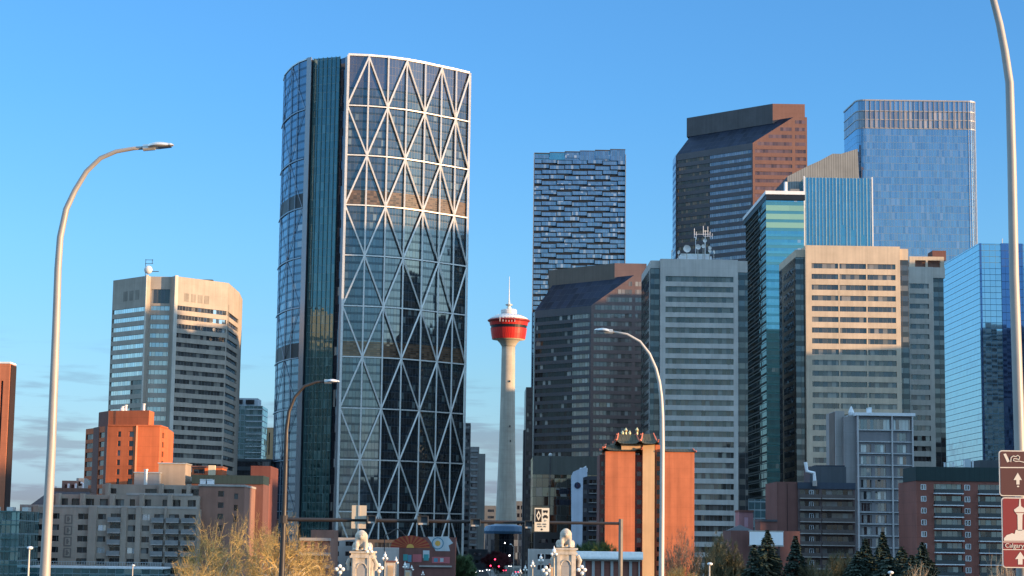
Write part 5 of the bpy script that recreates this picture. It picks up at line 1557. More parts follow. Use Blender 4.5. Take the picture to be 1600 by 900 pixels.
# arcade hall with metal roof right of the right lion
f = gfoot(898, 1000, 872, 430, 10); F = Face(f[0], f[1]); zz = zat(950, 874, 430)
ra = thing('arcade_hall', 'low red hall with pale columns and a rounded metal roof right of the lion', 'building', cen(f))
ops = [(F.L * (k + .15) / 7, F.L * (k + .85) / 7, .6, zz - .4, brick_r) for k in range(7)]
block(ra, f, 0, zz, wall('pale_stone_frame', (.36, .36, .36)), {0: ops}, brick_r, .4, wpart='infill_panel')
m = M(); K = 8
for k in range(K):
    a0, a1 = pi / 2 * k / K, pi / 2 * (k + 1) / K
    z_a, z_b = zz + 1.7 * sin(a0), zz + 1.7 * sin(a1); o_a, o_b = 1.2 * cos(a0), 1.2 * cos(a1)
    m.face([F.P(-.6, z_a, o_a), F.P(F.L + .6, z_a, o_a), F.P(F.L + .6, z_b, o_b), F.P(-.6, z_b, o_b)])
m.face([F.P(-.6, zz + 1.7, 0), F.P(F.L + .6, zz + 1.7, 0), F.P(F.L + .6, zz + 1.7, -9), F.P(-.6, zz + 1.7, -9)])
m.face([F.P(-.6, zz, 1.2), F.P(-.6, zz, 0), F.P(F.L + .6, zz, 0), F.P(F.L + .6, zz, 1.2)])
m.build('metal_roof', alu, ra)
for px in (1110, 1090): pass

# mural building
def mural():
    D = 560
    f = gfoot(624, 712, 840, D, 16); F = Face(f[0], f[1]); z1 = zat(668, 838, D)
    r = thing('mural_building', 'low building with a painted sunburst and white emblem mural', 'building', cen(f))
    M().prism(f, 0, z1 - .2).build('wall', brick_dk, r)
    red = wall('mural_red', (.26, .035, .025)); org = wall('mural_orange', (.32, .10, .04)); wh = wall('mural_white', (.42, .48, .50)); tl = wall('mural_teal', (.05, .25, .26)); yl = wall('mural_yellow', (.55, .33, .08)); bl = wall('mural_blue', (.08, .22, .3)); pk = wall('mural_pink', (.4, .12, .13))
    # sunburst half disc
    cx, cz = F.s(641, 856), F.z(641, 856)
    R0 = F.s(672, 850) - cx
    K = 22
    for k in range(K):
        a0, a1 = pi * k / K, pi * (k + 1) / K
        m = M(); m.face([F.P(cx, cz, .06 + .004 * (k % 2)), F.P(cx + R0 * cos(a1), cz + R0 * .62 * sin(a1), .06 + .004 * (k % 2)), F.P(cx + R0 * cos(a0), cz + R0 * .62 * sin(a0), .06 + .004 * (k % 2))][::-1]) ; m.build('sun_ray', red if k % 2 else org, r)
    m = M(); m.face([F.P(cx + 1.1 * cos(pi * k / 10), cz + 1.1 * sin(pi * k / 10), .1) for k in range(11)]); m.build('sun_disc', yl, r)
    m = M(); s0, s1 = F.s(668, 845), F.s(708, 845)
    zz0, zz1 = F.z(690, 861), F.z(690, 838)
    m.face([F.P(s0, zz1 - .2, .05), F.P(s0 + 1.6, zz1 - 2.4, .05), F.P(s0 + 2.4, zz0, .05), F.P(s1 - .8, zz0, .05), F.P(s1 - 1.3, zz1 - 2.6, .05), F.P(s1, zz1 - 1.9, .05), F.P(s1 - 1.5, zz1, .05)]); m.build('white_field', wh, r)
    cx2, cz2 = F.s(684, 848), F.z(684, 849)
    for rr, mt, nm, of in ((1.75, bl, 'emblem_ring', .08), (1.45, wh, 'emblem_field', .1), (.8, yl, 'emblem_centre', .12)):
        m = M(); m.face([F.P(cx2 + rr * cos(2 * pi * k / 20), cz2 + rr * sin(2 * pi * k / 20), of) for k in range(20)]); m.build(nm, mt, r)
    for k, (a, b_, y0, y1, mt) in enumerate(((630, 637, 866, 876, tl), (637.5, 643, 867, 878, bl), (645, 659, 866, 878, pk), (661, 671, 860, 872, wh), (662, 670, 866, 876, tl), (675, 703, 870, 880, pk), (632, 640, 880, 890, wh), (678, 684, 872, 878, bl), (688, 693, 872, 878, wh))):
        m = M(); m.wbox(F, F.s(a, y0), F.s(b_, y0), F.z(a, y1), F.z(a, y0), 0, .05 + .012 * k); m.build('painted_panel', mt, r)
    m = M(); m.wbox(F, F.s(655, 884), F.s(706, 884), F.z(680, 886), F.z(680, 883.5), 0, .5); m.build('pale_ledge', taupe_l, r)
    # peaked sign gantry behind
    g = thing('triangular_roof_frame', 'thin triangular steel frame standing over the roofs left of the mural', 'frame', (at(625, 850, 570).x, 570, 0))
    m = M(); P = [at(601, 838, 570), at(620, 826, 570), at(629, 832, 570), at(634, 838, 570)]
    m.tube(P[:3], .18, 5); m.tube([P[1], P[3]], .18, 5); m.build('rafter', steel_d, g)
    for q in (P[0], P[3]): M().tube([(q.x, 570, 0), q], .15, 5).build('post', steel_d, g)
mural()

# ------------------------------------------------------------------ street lamps, gantry, signs
def lamp(name, label, D, pts, rad, head, mat, base_z, hr=1.0, headmat=None, door=False):
    p0 = at(*pts[0], D)
    r = thing(name, label, 'street lamp', (p0.x, D, base_z))
    P = [at(x, y, D) for x, y in pts]
    m = M(); m.tube([(P[0].x, D, base_z)] + P, [rad[0]] + [rad[0] + (rad[1] - rad[0]) * (i / (len(P) - 1)) ** .8 for i in range(len(P))], 14); m.smooth = True
    m.build('pole', mat, r)
    M().tube([(p0.x, D, base_z - .02), (p0.x, D, base_z + .25)], rad[0] * 1.9, 8).build('base_flange', mat, r)
    if head:
        (xa, ya), (xb, yb) = head
        A, B = at(xa, ya, D), at(xb, yb, D)
        d = (B - A); L = d.length; d.normalize(); up = Vector((0, 0, 1)); sd = Vector((0, 1, 0))
        m = M(); n = 10; prev = None; rings = []
        for i in range(n + 1):
            t_ = i / n
            wv = (.10 + .12 * sin(pi * min(1, t_ * 1.15 + .1))) * hr; hv = (.05 + .035 * sin(pi * min(1, t_ + .15))) * hr
            if i == n: wv *= .5; hv *= .4
            c = A + d * L * t_
            rings.append([c + sd * wv * cos(a) + up * hv * (sin(a) if sin(a) > 0 else .35 * sin(a)) for a in [2 * pi * k / 12 for k in range(12)]])
        for i in range(n):
            for k in range(12): m.face([rings[i][k], rings[i][(k + 1) % 12], rings[i + 1][(k + 1) % 12], rings[i + 1][k]])
        m.face(rings[-1]); m.face(rings[0][::-1]); m.smooth = True
        m.build('lamp_head', headmat or alu, r)
        m = M(); c0, c1 = A + d * L * .4, A + d * L * .92
        m.face([c0 + sd * -.1 * hr - up * .034 * hr, c1 + sd * -.07 * hr - up * .034 * hr, c1 + sd * .07 * hr - up * .034 * hr, c0 + sd * .1 * hr - up * .034 * hr]); m.build('lens', g_black, r)
        m = M(); m.tube([A - d * .12 * hr - up * .0, A + d * .12 * hr], .07 * hr, 8); m.build('arm_clamp', alu, r)
    return r
lamp('street_lamp', 'tall grey street lamp with a long curved arm at the left', 38,
     [(70, 900), (75, 800), (80.3, 700), (84.3, 600), (88, 500), (90.6, 420), (94, 371), (103.3, 327), (116.8, 298), (135, 268), (157, 247), (181.5, 236.6), (208.5, 232), (235, 230.3)],
     (.105, .034), ((233, 230.3), (271, 227)), steel_g, 12.7, 1.0)
lamp('street_lamp', 'thick grey lamp post at the right edge carrying the brown tourist sign', 30,
     [(1597.5, 900), (1593.5, 700), (1589, 560), (1584.5, 430), (1581, 250), (1577.5, 130), (1570, 80), (1562, 38), (1551, -5), (1536, -35), (1512, -62), (1480, -78), (1440, -84)],
     (.093, .04), ((1440, -84), (1400, -88)), steel_g, 12.8, 1.0)
lamp('street_lamp', 'slim pale street lamp curving left before the dark granite tower', 72,
     [(1033.5, 900), (1034.5, 800), (1035, 700), (1034.6, 650), (1033, 620), (1030, 597), (1024.7, 576), (1014.6, 553), (1000, 534), (980, 522.5), (951, 517.5)],
     (.10, .045), ((951, 517.8), (929, 516)), steel_p := metal('pale_galvanised', (.46, .43, .39), .5, .15), 12.0, 1.3)
lamp('signal_pole_lamp', 'dark pole with a lamp arm and the left end of the signal gantry', 110,
     [(440, 900), (443.5, 812), (446, 730), (447.5, 673), (451.5, 643), (460.5, 620.4), (475.5, 603.4), (494.5, 597), (513, 596)],
     (.17, .06), ((512.5, 596), (530.5, 596.5)), brown_s := metal('brown_painted_steel', (.032, .025, .022), .5, .1), 11.4, 1.7, headmat=white_t)
# small far lamps
def small_lamp(px, y0, y1, D, label, bz):
    a = at(px, y0, D); r = thing('path_lamp', label, 'street lamp', (a.x, D, bz))
    M().tube([(a.x, D, bz), a], [.12, .07], 8).build('pole', steel_p, r)
    m = M(); m.ball((a.x + .05, D, a.z + .05), .30, 12, 6, .55); m.smooth = True; m.build('lamp_head', white_t, r)
    M().tube([(a.x, D, bz), (a.x, D, bz + .3)], .2, 8).build('base', steel_p, r)
small_lamp(46, 857, 900, 180, 'small white topped lamp post before the low teal glass building', 7)
small_lamp(1108.5, 882, 900, 200, 'small lamp post top below the dull bare bushes', 5.2)
small_lamp(1391, 895.5, 900, 190, 'small lamp post top low before the dark spruces', 5.2)
small_lamp(207.5, 884, 900, 300, 'thin lamp post at the foot of the terraced apartments', -1)

# gantry arm and right post
D = 110.0
ga = thing('signal_gantry', 'long dark mast arm spanning the road with lane signals', 'gantry', (at(970, 812, D).x, D, 11.4))
a, b_ = at(443.5, 811.5, D), at(970, 818, D)
M().tube([a, b_], [.12, .085], 10).build('mast_arm', brown_s, ga)
M().tube([(b_.x, D, 11.4), (b_.x, D, at(970, 811, D).z)], .13, 10).build('post', metal('grey_brown_post', (.2, .17, .14), .45, .3), ga)
M().tube([(a.x - .02, D, a.z - .22), (a.x - .02, D, a.z + .22)], .26, 10).build('clamp_collar', brown_s, ga)
def lane_signal(px, py, wpx, hpx, label, hooded=True):
    c = at(px, py, D - .22); k = D / FPX
    r = thing('lane_signal', label, 'lane signal', (c.x, D, c.z), 'lane signals hung on the gantry')
    w_, h_ = wpx * k / 2, hpx * k / 2
    M().box(c.x - w_, c.x + w_, D - .45, D - .17, c.z - h_, c.z + h_).build('housing', char, r)
    m = M(); m.box(c.x - w_ * 1.12, c.x - w_, D - .62, D - .2, c.z - h_ * 1.0, c.z + h_ * 1.15); m.box(c.x + w_, c.x + w_ * 1.12, D - .62, D - .2, c.z - h_, c.z + h_ * 1.15); m.box(c.x - w_ * 1.12, c.x + w_ * 1.12, D - .62, D - .2, c.z + h_, c.z + h_ * 1.12)
    m.build('hood', char, r)
    M().box(c.x - w_ * .9, c.x + w_ * .9, D - .5, D - .44, c.z - h_ * 1.0, c.z - h_ * .55).build('reflective_strip', steel_p, r)
    M().tube([(c.x + w_ * .1, D - .2, c.z), (c.x + w_ * .1, D + .1, c.z)], .08, 6).build('bracket', steel_g, r)
lane_signal(581, 812, 12, 11, 'lane signal just right of the blank sign backs on the gantry')
lane_signal(661, 813.5, 15, 13, 'squarish lane signal over the mural on the gantry')
lane_signal(743, 817, 14, 11, 'lane signal left of the observation tower foot on the gantry')
lane_signal(826, 820, 11, 11, 'lane signal touching the left edge of the diamond lane sign')
def plate(name, label, px0, py0, px1, py1, D_, mat, rib=True, cat='sign'):
    a, b_ = at(px0, py0, D_), at(px1, py1, D_)
    r = thing(name, label, cat, ((a.x + b_.x) / 2, D_, b_.z))
    M().box(a.x, b_.x, D_, D_ + .03, b_.z, a.z).build('panel', mat, r)
    if rib:
        x = (a.x + b_.x) / 2
        M().box(x - .05, x + .05, D_ - .06, D_, b_.z, a.z).build('mounting_rail', steel_p, r)
    M().box((a.x + b_.x) / 2 - .04, (a.x + b_.x) / 2 + .04, D_ + .03, D_ + .1, b_.z, a.z).build('rear_bracket', steel_g, r)
    return r, a, b_
tan_p = wall('bare_aluminium_sign', (.5, .43, .33), var=.08, rough=.5)
plate('blank_sign_back', 'upper larger blank sign back standing above the gantry arm', 550, 789.5, 572.5, 811, D - .3, tan_p)
plate('blank_sign_back', 'lower smaller blank sign back hanging below the gantry arm', 549, 815, 571.5, 826, D - .3, tan_p)
sign_w = wall('sign_cream', (.66, .60, .48), var=.04, rough=.5); sign_k = wall('sign_black', (.02, .017, .015), rough=.5)
r, a, b_ = plate('diamond_lane_sign', 'white lane sign with a black panel and diamond on the gantry', 835.5, 793.5, 858, 830.5, D - .35, sign_w, rib=False)
W_, H_ = b_.x - a.x, a.z - b_.z
y_ = D - .35
M().box(a.x + W_ * .06, a.x + W_ * .48, y_ - .012, y_, a.z - H_ * .60, a.z - H_ * .05).build('black_panel', sign_k, r)
cx, cz = a.x + W_ * .27, a.z - H_ * .325
def diamond(hw, hh, y): return [(cx - hw, y, cz), (cx, y, cz - hh), (cx + hw, y, cz), (cx, y, cz + hh)]
m = M(); o_, i_ = diamond(W_ * .16, H_ * .22, y_ - .018), diamond(W_ * .085, H_ * .12, y_ - .018)
for k in range(4): m.face([o_[k], o_[(k + 1) % 4], i_[(k + 1) % 4], i_[k]])
m.build('diamond', sign_w, r)
m = M()   # bus pictogram
m.box(a.x + W_ * .58, a.x + W_ * .9, y_ - .01, y_, a.z - H_ * .19, a.z - H_ * .10); m.box(a.x + W_ * .62, a.x + W_ * .68, y_ - .01, y_, a.z - H_ * .22, a.z - H_ * .19); m.box(a.x + W_ * .8, a.x + W_ * .86, y_ - .01, y_, a.z - H_ * .22, a.z - H_ * .19)
m.build('bus_symbol', sign_k, r)
m = M()   # car
m.box(a.x + W_ * .57, a.x + W_ * .91, y_ - .01, y_, a.z - H_ * .42, a.z - H_ * .35); m.box(a.x + W_ * .64, a.x + W_ * .84, y_ - .01, y_, a.z - H_ * .35, a.z - H_ * .30); m.box(a.x + W_ * .6, a.x + W_ * .66, y_ - .01, y_, a.z - H_ * .45, a.z - H_ * .42); m.box(a.x + W_ * .82, a.x + W_ * .88, y_ - .01, y_, a.z - H_ * .45, a.z - H_ * .42)
m.build('car_symbol', sign_k, r)
def text(body, size, x, y, z, mat, parent, name='lettering', align='LEFT', font_w=0.0):
    cu = bpy.data.curves.new(name, 'FONT'); cu.body = body; cu.size = size; cu.align_x = align; cu.extrude = .004; cu.offset = font_w
    o = bpy.data.objects.new(name, cu); sc.collection.objects.link(o)
    dg = bpy.context.evaluated_depsgraph_get(); dg.update()
    me = bpy.data.meshes.new_from_object(o.evaluated_get(dg)); bpy.data.objects.remove(o)
    ob = bpy.data.objects.new(name, me); sc.collection.objects.link(ob)
    me.materials.clear(); me.materials.append(mat)
    ob.parent = parent
    ob.location = Vector((x, y, z)) - Vector(parent['_w']); ob.rotation_euler = (pi / 2, 0, 0)
    return ob
text('2+', .14, a.x + W_ * .74, y_ - .012, a.z - H_ * .58, sign_k, r, 'lettering', 'CENTER')
text('0700 - 0900', .105, a.x + W_ * .5, y_ - .012, a.z - H_ * .72, sign_k, r, 'lettering', 'CENTER')
text('MON - FRI', .105, a.x + W_ * .5, y_ - .012, a.z - H_ * .82, sign_k, r, 'lettering', 'CENTER')
m = M(); cx, cz = a.x + W_ * .5, a.z - H_ * .91; m.face([(cx - .08, y_ - .012, cz), (cx, y_ - .012, cz - .07), (cx + .08, y_ - .012, cz)]); m.box(cx - .03, cx + .03, y_ - .012, y_, cz, cz + .05); m.build('down_arrow', sign_k, r)

# brown tourist sign on the right post
def tourist_sign():
    D_ = 29.6
    y = D_
    r = thing('tourist_sign', 'brown and maroon tourist direction sign cut by the right edge', 'sign', (at(1596, 888, D_).x, D_, at(1596, 888, D_).z))
    brown = wall('sign_brown', (.085, .028, .02), var=.08, rough=.45, spec=.5); maroon = wall('sign_maroon', (.20, .022, .018), var=.08, rough=.45, spec=.5)
    wht = wall('sign_white', (.60, .55, .48), var=.04, rough=.5)
    def panel(x0, y0, x1, y1, mat, nm):
        a, b_ = at(x0, y0, D_), at(x1, y1, D_)
        def rr(x0, x1, z0, z1, rad, yy):
            pts = []
            for (cx, cz, s) in ((x1 - rad, z1 - rad, 0), (x0 + rad, z1 - rad, 90), (x0 + rad, z0 + rad, 180), (x1 - rad, z0 + rad, 270)):
                for k in range(5):
                    t_ = R(s + 22.5 * k); pts.append((cx + rad * cos(t_), yy, cz + rad * sin(t_)))
            return pts
        def slab(x0, x1, z0, z1, rad, yf, yb, mt, name):
            m = M(); f, bk = rr(x0, x1, z0, z1, rad, yf), rr(x0, x1, z0, z1, rad, yb)
            m.face(f[::-1]); m.face(bk)
            for i in range(len(f)): m.face([f[i], f[(i + 1) % len(f)], bk[(i + 1) % len(f)], bk[i]])
            m.build(name, mt, r)
        slab(a.x, b_.x, b_.z, a.z, .05, y, y + .02, wht, nm + '_border')
        e = .016
        slab(a.x + e, b_.x - e, b_.z + e, a.z - e, .04, y - .004, y, mat, nm)
        return a, b_
    a, b_ = panel(1560.5, 703.5, 1631, 776, brown, 'upper_panel')
    c, d = panel(1564.5, 777, 1631, 888, maroon, 'lower_panel')
    k = D_ / FPX
    def px(x, yp): p = at(x, yp, D_); return p.x, p.z
    def poly(pts, nm, mt=wht, yy=y - .008):
        m = M(); m.face([(px(*q)[0], yy, px(*q)[1]) for q in pts]); m.build(nm, mt, r)
    poly([(1562, 731.3), (1562, 729.7), (1629, 729.9), (1629, 731.5)], 'divider_line')
    poly([(1567.5, 709.5), (1571.5, 708.5), (1577.5, 721), (1573.5, 722.5)], 'leaning_bar_symbol')
    m = M(); P = [at(x, yy, D_) for x, yy in ((1579, 722), (1579.5, 715), (1583, 712.5), (1587, 713.5), (1590, 711.5), (1593, 714), (1592, 718), (1588, 717), (1584, 716.5), (1583, 719.5), (1587, 721), (1592, 720.5), (1600, 722.5), (1610, 722))]
    m.tube([Vector((p.x, y - .008, p.z)) for p in P], .009, 4); m.build('script_symbol', wht, r)
    poly([(1590, 738.5), (1596.5, 750), (1592.8, 750), (1592.8, 757), (1587.8, 757), (1587.8, 750), (1583.5, 750)][::-1], 'up_arrow')
    m = M(); p = px(1590.5, 760); m.face([(p[0] + .018 * cos(2 * pi * q / 10), y - .008, p[1] + .012 * sin(2 * pi * q / 10)) for q in range(10)]); m.build('arrow_dot', wht, r)
    # tower silhouette
    x = 1593.5
    poly([(x - 3.5, 829), (x - 3.9, 805), (x - 8.5, 799), (x - 9.5, 796.5), (x - 4, 792.5), (x - 1.8, 791), (x - .8, 779.5), (x + .8, 779.5), (x + 1.8, 791), (x + 4, 792.5), (x + 9.5, 796.5), (x + 8.5, 799), (x + 3.9, 805), (x + 3.5, 829)][::-1], 'tower_symbol')
    poly([(1568.5, 845), (1568.5, 841), (1573, 836), (1578, 834.5), (1581, 833), (1585, 834.5), (1587, 828), (1600, 828), (1604, 834), (1612, 832), (1620, 838), (1626, 845)][::-1], 'skyline_symbol')
    poly([(x - 7.8, 800.4), (x - 7.5, 801.4), (x + 7.5, 801.4), (x + 7.8, 800.4)], 'symbol_band', maroon, y - .012)
    poly([(1566, 847.3), (1566, 846.2), (1629, 846.2), (1629, 847.3)][::-1], 'divider_line')
    poly([(1566, 859.3), (1566, 858.2), (1629, 858.2), (1629, 859.3)][::-1], 'divider_line')
    p = px(1570, 855.5)
    text('Calgary Tower', 9.6 * k, p[0], y - .01, p[1], wht, r)
    poly([(1594, 862), (1602, 873.5), (1597.5, 873.5), (1597.5, 882), (1590.5, 882), (1590.5, 873.5), (1586, 873.5)][::-1], 'up_arrow')
    for yy in (740, 850):
        p = at(1596, yy, D_); M().box(p.x - .16, p.x + .16, D_ + .02, D_ + .32, p.z - .03, p.z + .03).build('mounting_bracket', steel_g, r)
tourist_sign()

# ------------------------------------------------------------------ bridge lamps, pylons, lions
globe_m = wall('frosted_globe', (.85, .82, .76), var=.02, rough=.3)
cast_g = metal('cast_iron_green_grey', (.26, .25, .22), .45, .3)
def bridge_lamp(px, py, D, label, group, src=None):
    top = at(px, py, D); bz = road_z(D)
    if src is not None:
        r = src.copy(); sc.collection.objects.link(r); r.location = (top.x, D, bz); r['label'] = label; r['group'] = group
        for ch in src.children:
            c = ch.copy(); sc.collection.objects.link(c); c.parent = r
        return r
    r = thing('bridge_lamp', label, 'street lamp', (top.x, D, bz), group)
    x, H = top.x, 5.6
    z = bz
    M().lathe(x, D, [(.26, z), (.26, z + .3), (.16, z + .5), (.11, z + 1.2), (.085, z + H - 1.5), (.11, z + H - 1.4), (.06, z + H - 1.25)], 10).build('post', cast_g, r)
    m = M(); m.smooth = True
    m.ball((x, D, z + H - .55), .27, 12, 8, 1.1); m.build('top_globe', globe_m, r)
    M().lathe(x, D, [(.12, z + H - .3), (.10, z + H - .1), (.02, z + H + .12)], 8).build('finial', white_t, r)
    for k in range(4):
        an = pi / 4 + k * pi / 2
        gx, gy = x + .42 * cos(an), D + .42 * sin(an)
        m = M(); m.smooth = True; m.ball((gx, gy, z + H - 1.0), .2, 10, 6); m.build('globe', globe_m, r)
        M().tube([(x, D, z + H - 1.35), ((x + gx) / 2, (D + gy) / 2, z + H - 1.42), (gx, gy, z + H - 1.2)], .035, 5).build('bracket_arm', cast_g, r)
    return r
ordn = ['nearest', 'second nearest', 'third nearest', 'fourth nearest', 'fifth nearest', 'sixth nearest', 'seventh nearest', 'eighth nearest', 'ninth nearest', 'farthest']
first = None
Rl = [(866, 835, 262), (845.5, 852, 312), (832.5, 863, 366), (821, 871, 420), (813, 878, 474), (806.5, 884, 528), (801.5, 889, 580)]
Ll = [(578, 838, 262), (602, 851.5, 312), (619, 861.5, 350), (633, 870.5, 400), (643.5, 877, 440), (661, 884, 537), (669.5, 889, 594), (676.5, 893, 650)]
for side, L_ in (('right', Rl), ('left', Ll)):
    for i, (px, py, D_) in enumerate(L_):
        lb = f'{ordn[i] if i < len(L_) - 1 else "farthest"} globe lamp in the {side} hand row along the bridge'
        q = bridge_lamp(px, py, D_, lb, 'globe lamps along the bridge', first)
        first = first or q
# solid parapets
pm = thing('bridge_parapet', 'low stone parapet along the left side of the bridge', 'parapet', (road_c(300) - 13, 300, 0))
def parapet(px, nm):
    m = M(); y = 262
    while y < 560:
        y1 = min(y + 40, 560)
        x0, x1 = road_c(y) + px, road_c(y1) + px
        z0, z1 = road_z(y), road_z(y1)
        for dx, sgn in ((-.2, 1), (.2, -1)): m.face([(x0 + dx, y, z0), (x1 + dx, y1, z1), (x1 + dx, y1, z1 + 1.1), (x0 + dx, y, z0 + 1.1)])
        m.face([(x0 - .2, y, z0 + 1.1), (x0 + .2, y, z0 + 1.1), (x1 + .2, y1, z1 + 1.1), (x1 - .2, y1, z1 + 1.1)])
        y = y1
    return m
parapet(-13.6, '').build('coping_wall', sand, pm)
pm2 = thing('bridge_parapet', 'low stone parapet along the right side of the bridge', 'parapet', (road_c(300) + 13, 300, 0))
parapet(13.6, '').build('coping_wall', sand, pm2)
def blob(name, els, mat, parent, vox=.06):
    m = M()
    for c, rad, rot in els:
        k0 = len(m.v)
        m.ball((0, 0, 0), 1.0, 16, 10)
        rotm = Matrix.Rotation(R(rot), 4, 'X') if not isinstance(rot, Matrix) else rot
        for i in range(k0, len(m.v)):
            v = m.v[i]; v = Vector((v.x * rad[0], v.y * rad[1], v.z * rad[2])); m.v[i] = rotm @ v + Vector(c)
    o = m.build(name, mat, parent)
    md = o.modifiers.new('fuse', 'REMESH'); md.mode = 'VOXEL'; md.voxel_size = vox; md.use_smooth_shade = True
    s = o.modifiers.new('smooth', 'SMOOTH'); s.iterations = 3; s.factor = .4
    dg = bpy.context.evaluated_depsgraph_get(); dg.update()
    me = bpy.data.meshes.new_from_object(o.evaluated_get(dg))
    o.modifiers.clear(); o.data = me
    return o
def lion(px, ytop, ybase, D, label, turn=0):
    b0 = at(px, ybase, D); H = at(px, ytop, D).z - b0.z
    r = thing('lion_statue', label, 'statue', (b0.x, D, b0.z), 'stone lions guarding the bridge')
    s = H / 3.0
    x, y, z = b0.x, D, b0.z
    def e(dx, dy, dz, a, b, c, rot=0): return ((x + dx * s * 1.3, y + dy * s, z + dz * s), (a * s * 1.3, b * s, c * s), rot)
    els = [e(0, 2.2, .75, .8, 1.7, .75), e(0, .9, 1.25, .72, .9, 1.0, -20), e(0, .35, 1.35, .7, .6, .9),            # trunk, chest
           e(0, .15, 2.05, .72, .62, .85), e(0, .2, 2.45, .5, .45, .55), e(-.35, .1, 1.5, .38, .4, .7), e(.35, .1, 1.5, .38, .4, .7),   # mane
           e(0, -.3, 2.12, .36, .36, .42), e(0, -.62, 1.95, .22, .2, .2), e(0, -.55, 2.15, .1, .22, .14), e(0, -.52, 1.75, .17, .16, .12),   # face, muzzle, nose, chin
           e(-.16, -.56, 2.3, .1, .1, .07), e(.16, -.56, 2.3, .1, .1, .07), e(-.4, .0, 2.62, .13, .1, .15), e(.4, .0, 2.62, .13, .1, .15),   # brow, ears
           e(-.48, -.15, .7, .25, .3, .75), e(.48, -.15, .7, .25, .3, .75), e(-.5, -.65, .2, .27, .5, .2), e(.5, -.65, .2, .27, .5, .2),     # front legs and paws
           e(-.8, 2.7, .6, .35, .8, .65), e(.8, 2.7, .6, .35, .8, .65), e(-.85, 1.9, .2, .25, .6, .2), e(.85, 1.9, .2, .25, .6, .2), e(1.0, 3.3, .25, .14, .8, .14),
           e(0, 1.0, .1, .95, 2.0, .12)]
    blob('body', els, sand, r, .07 * s)
    for dx in (-.15, .15):
        m = M(); m.ball((x + dx * s * 1.3, y - .64 * s, z + 2.2 * s), .05 * s, 8, 5); m.build('eye', conc_apt, r)
    return r
def pylon(px, D, x0, x1, ytop, label, arch=True):
    a, b_ = at(x0, ytop, D), at(x1, ytop, D)
    bz = road_z(D); zt = a.z
    cx = (a.x + b_.x) / 2; hw = (b_.x - a.x) / 2
    r = thing('bridge_pylon', label, 'pylon', (cx, D + 2, bz))
    y0, y1 = D - 1.2, D + 4.2
    M().box(cx - hw * .86, cx + hw * .86, y0, y1, bz, zt - .9).build('shaft', sand, r)
    m = M(); m.box(cx - hw, cx + hw, y0 - .2, y1 + .2, zt - .9, zt - .6); m.box(cx - hw * .9, cx + hw * .9, y0 - .05, y1 + .05, zt - .6, zt - .25); m.box(cx - hw * 1.03, cx + hw * 1.03, y0 - .25, y1 + .25, zt - .25, zt); m.build('cornice', sand, r)
    m = M(); m.box(cx - hw * 1.0, cx + hw * 1.0, y0 - .3, y1 + .3, bz, bz + .8); m.build('plinth', sand, r)
    for sx_ in (-1, 1):
        m = M(); m.box(cx + sx_ * hw * .62 - .22, cx + sx_ * hw * .62 + .22, y0 - .16, y0, bz + .8, zt - .9); m.build('pilaster', sand, r)
    m = M(); K = 10; pts = [(cx + hw * .36 * cos(pi * k / K), y0 - .02, zt - 2.3 + hw * .36 * sin(pi * k / K)) for k in range(K + 1)] + [(cx - hw * .36, y0 - .02, bz + .9), (cx + hw * .36, y0 - .02, bz + .9)]
    m.face(pts[::-1]); m.build('arched_niche', conc_apt, r)
    m = M(); m.tube([(cx + hw * .42 * cos(pi * k / K), y0 - .06, zt - 2.3 + hw * .42 * sin(pi * k / K)) for k in range(K + 1)], .1, 5); m.build('arch_moulding', sand, r)
    for sx_ in (-1, 1):
        m = M(); m.tube([(cx + sx_ * hw * 1.0, y0 + .5, zt - 1.0), (cx + sx_ * (hw + .35), y0 + .5, zt - 1.7), (cx + sx_ * (hw + .2), y0 + .5, zt - 2.6)], [.3, .32, .2], 8); m.build('scroll_bracket', sand, r)
    return r
pylon(566, 266, 548, 585, 861, 'stone bridge pylon under the left lion')
pylon(884, 266, 866, 902, 856, 'stone bridge pylon under the right lion')
lion(564, 828, 861, 265.5, 'left stone lion lying above the bridge on its pylon')
lion(884, 825.5, 856, 265.5, 'right stone lion lying above the bridge on its pylon')
# gate pavilions beyond
for i, (x0, x1, y, D_, lb) in enumerate(((603.5, 617, 876, 330, 'first small sunlit bridge pier right of the left lion'), (632, 642, 888, 410, 'second small sunlit bridge pier right of the left lion'), (859, 869, 880, 330, 'narrow sunlit bridge pier just left of the right lion'))):
    a, b_ = at(x0, y, D_), at(x1, y, D_); bz = road_z(D_)
    r = thing('bridge_pier_block', lb, 'pier', ((a.x + b_.x) / 2, D_, bz), 'sunlit bridge piers')
    M().box(a.x, b_.x, D_, D_ + 1.2, bz, a.z - .3).build('shaft', sand, r); M().box(a.x - .15, b_.x + .15, D_ - .15, D_ + 1.35, a.z - .3, a.z).build('cap', brick_dk, r); M().box(a.x + .25, b_.x - .25, D_ - .04, D_, bz + .8, a.z - .8).build('recessed_panel', tan_r, r)
    

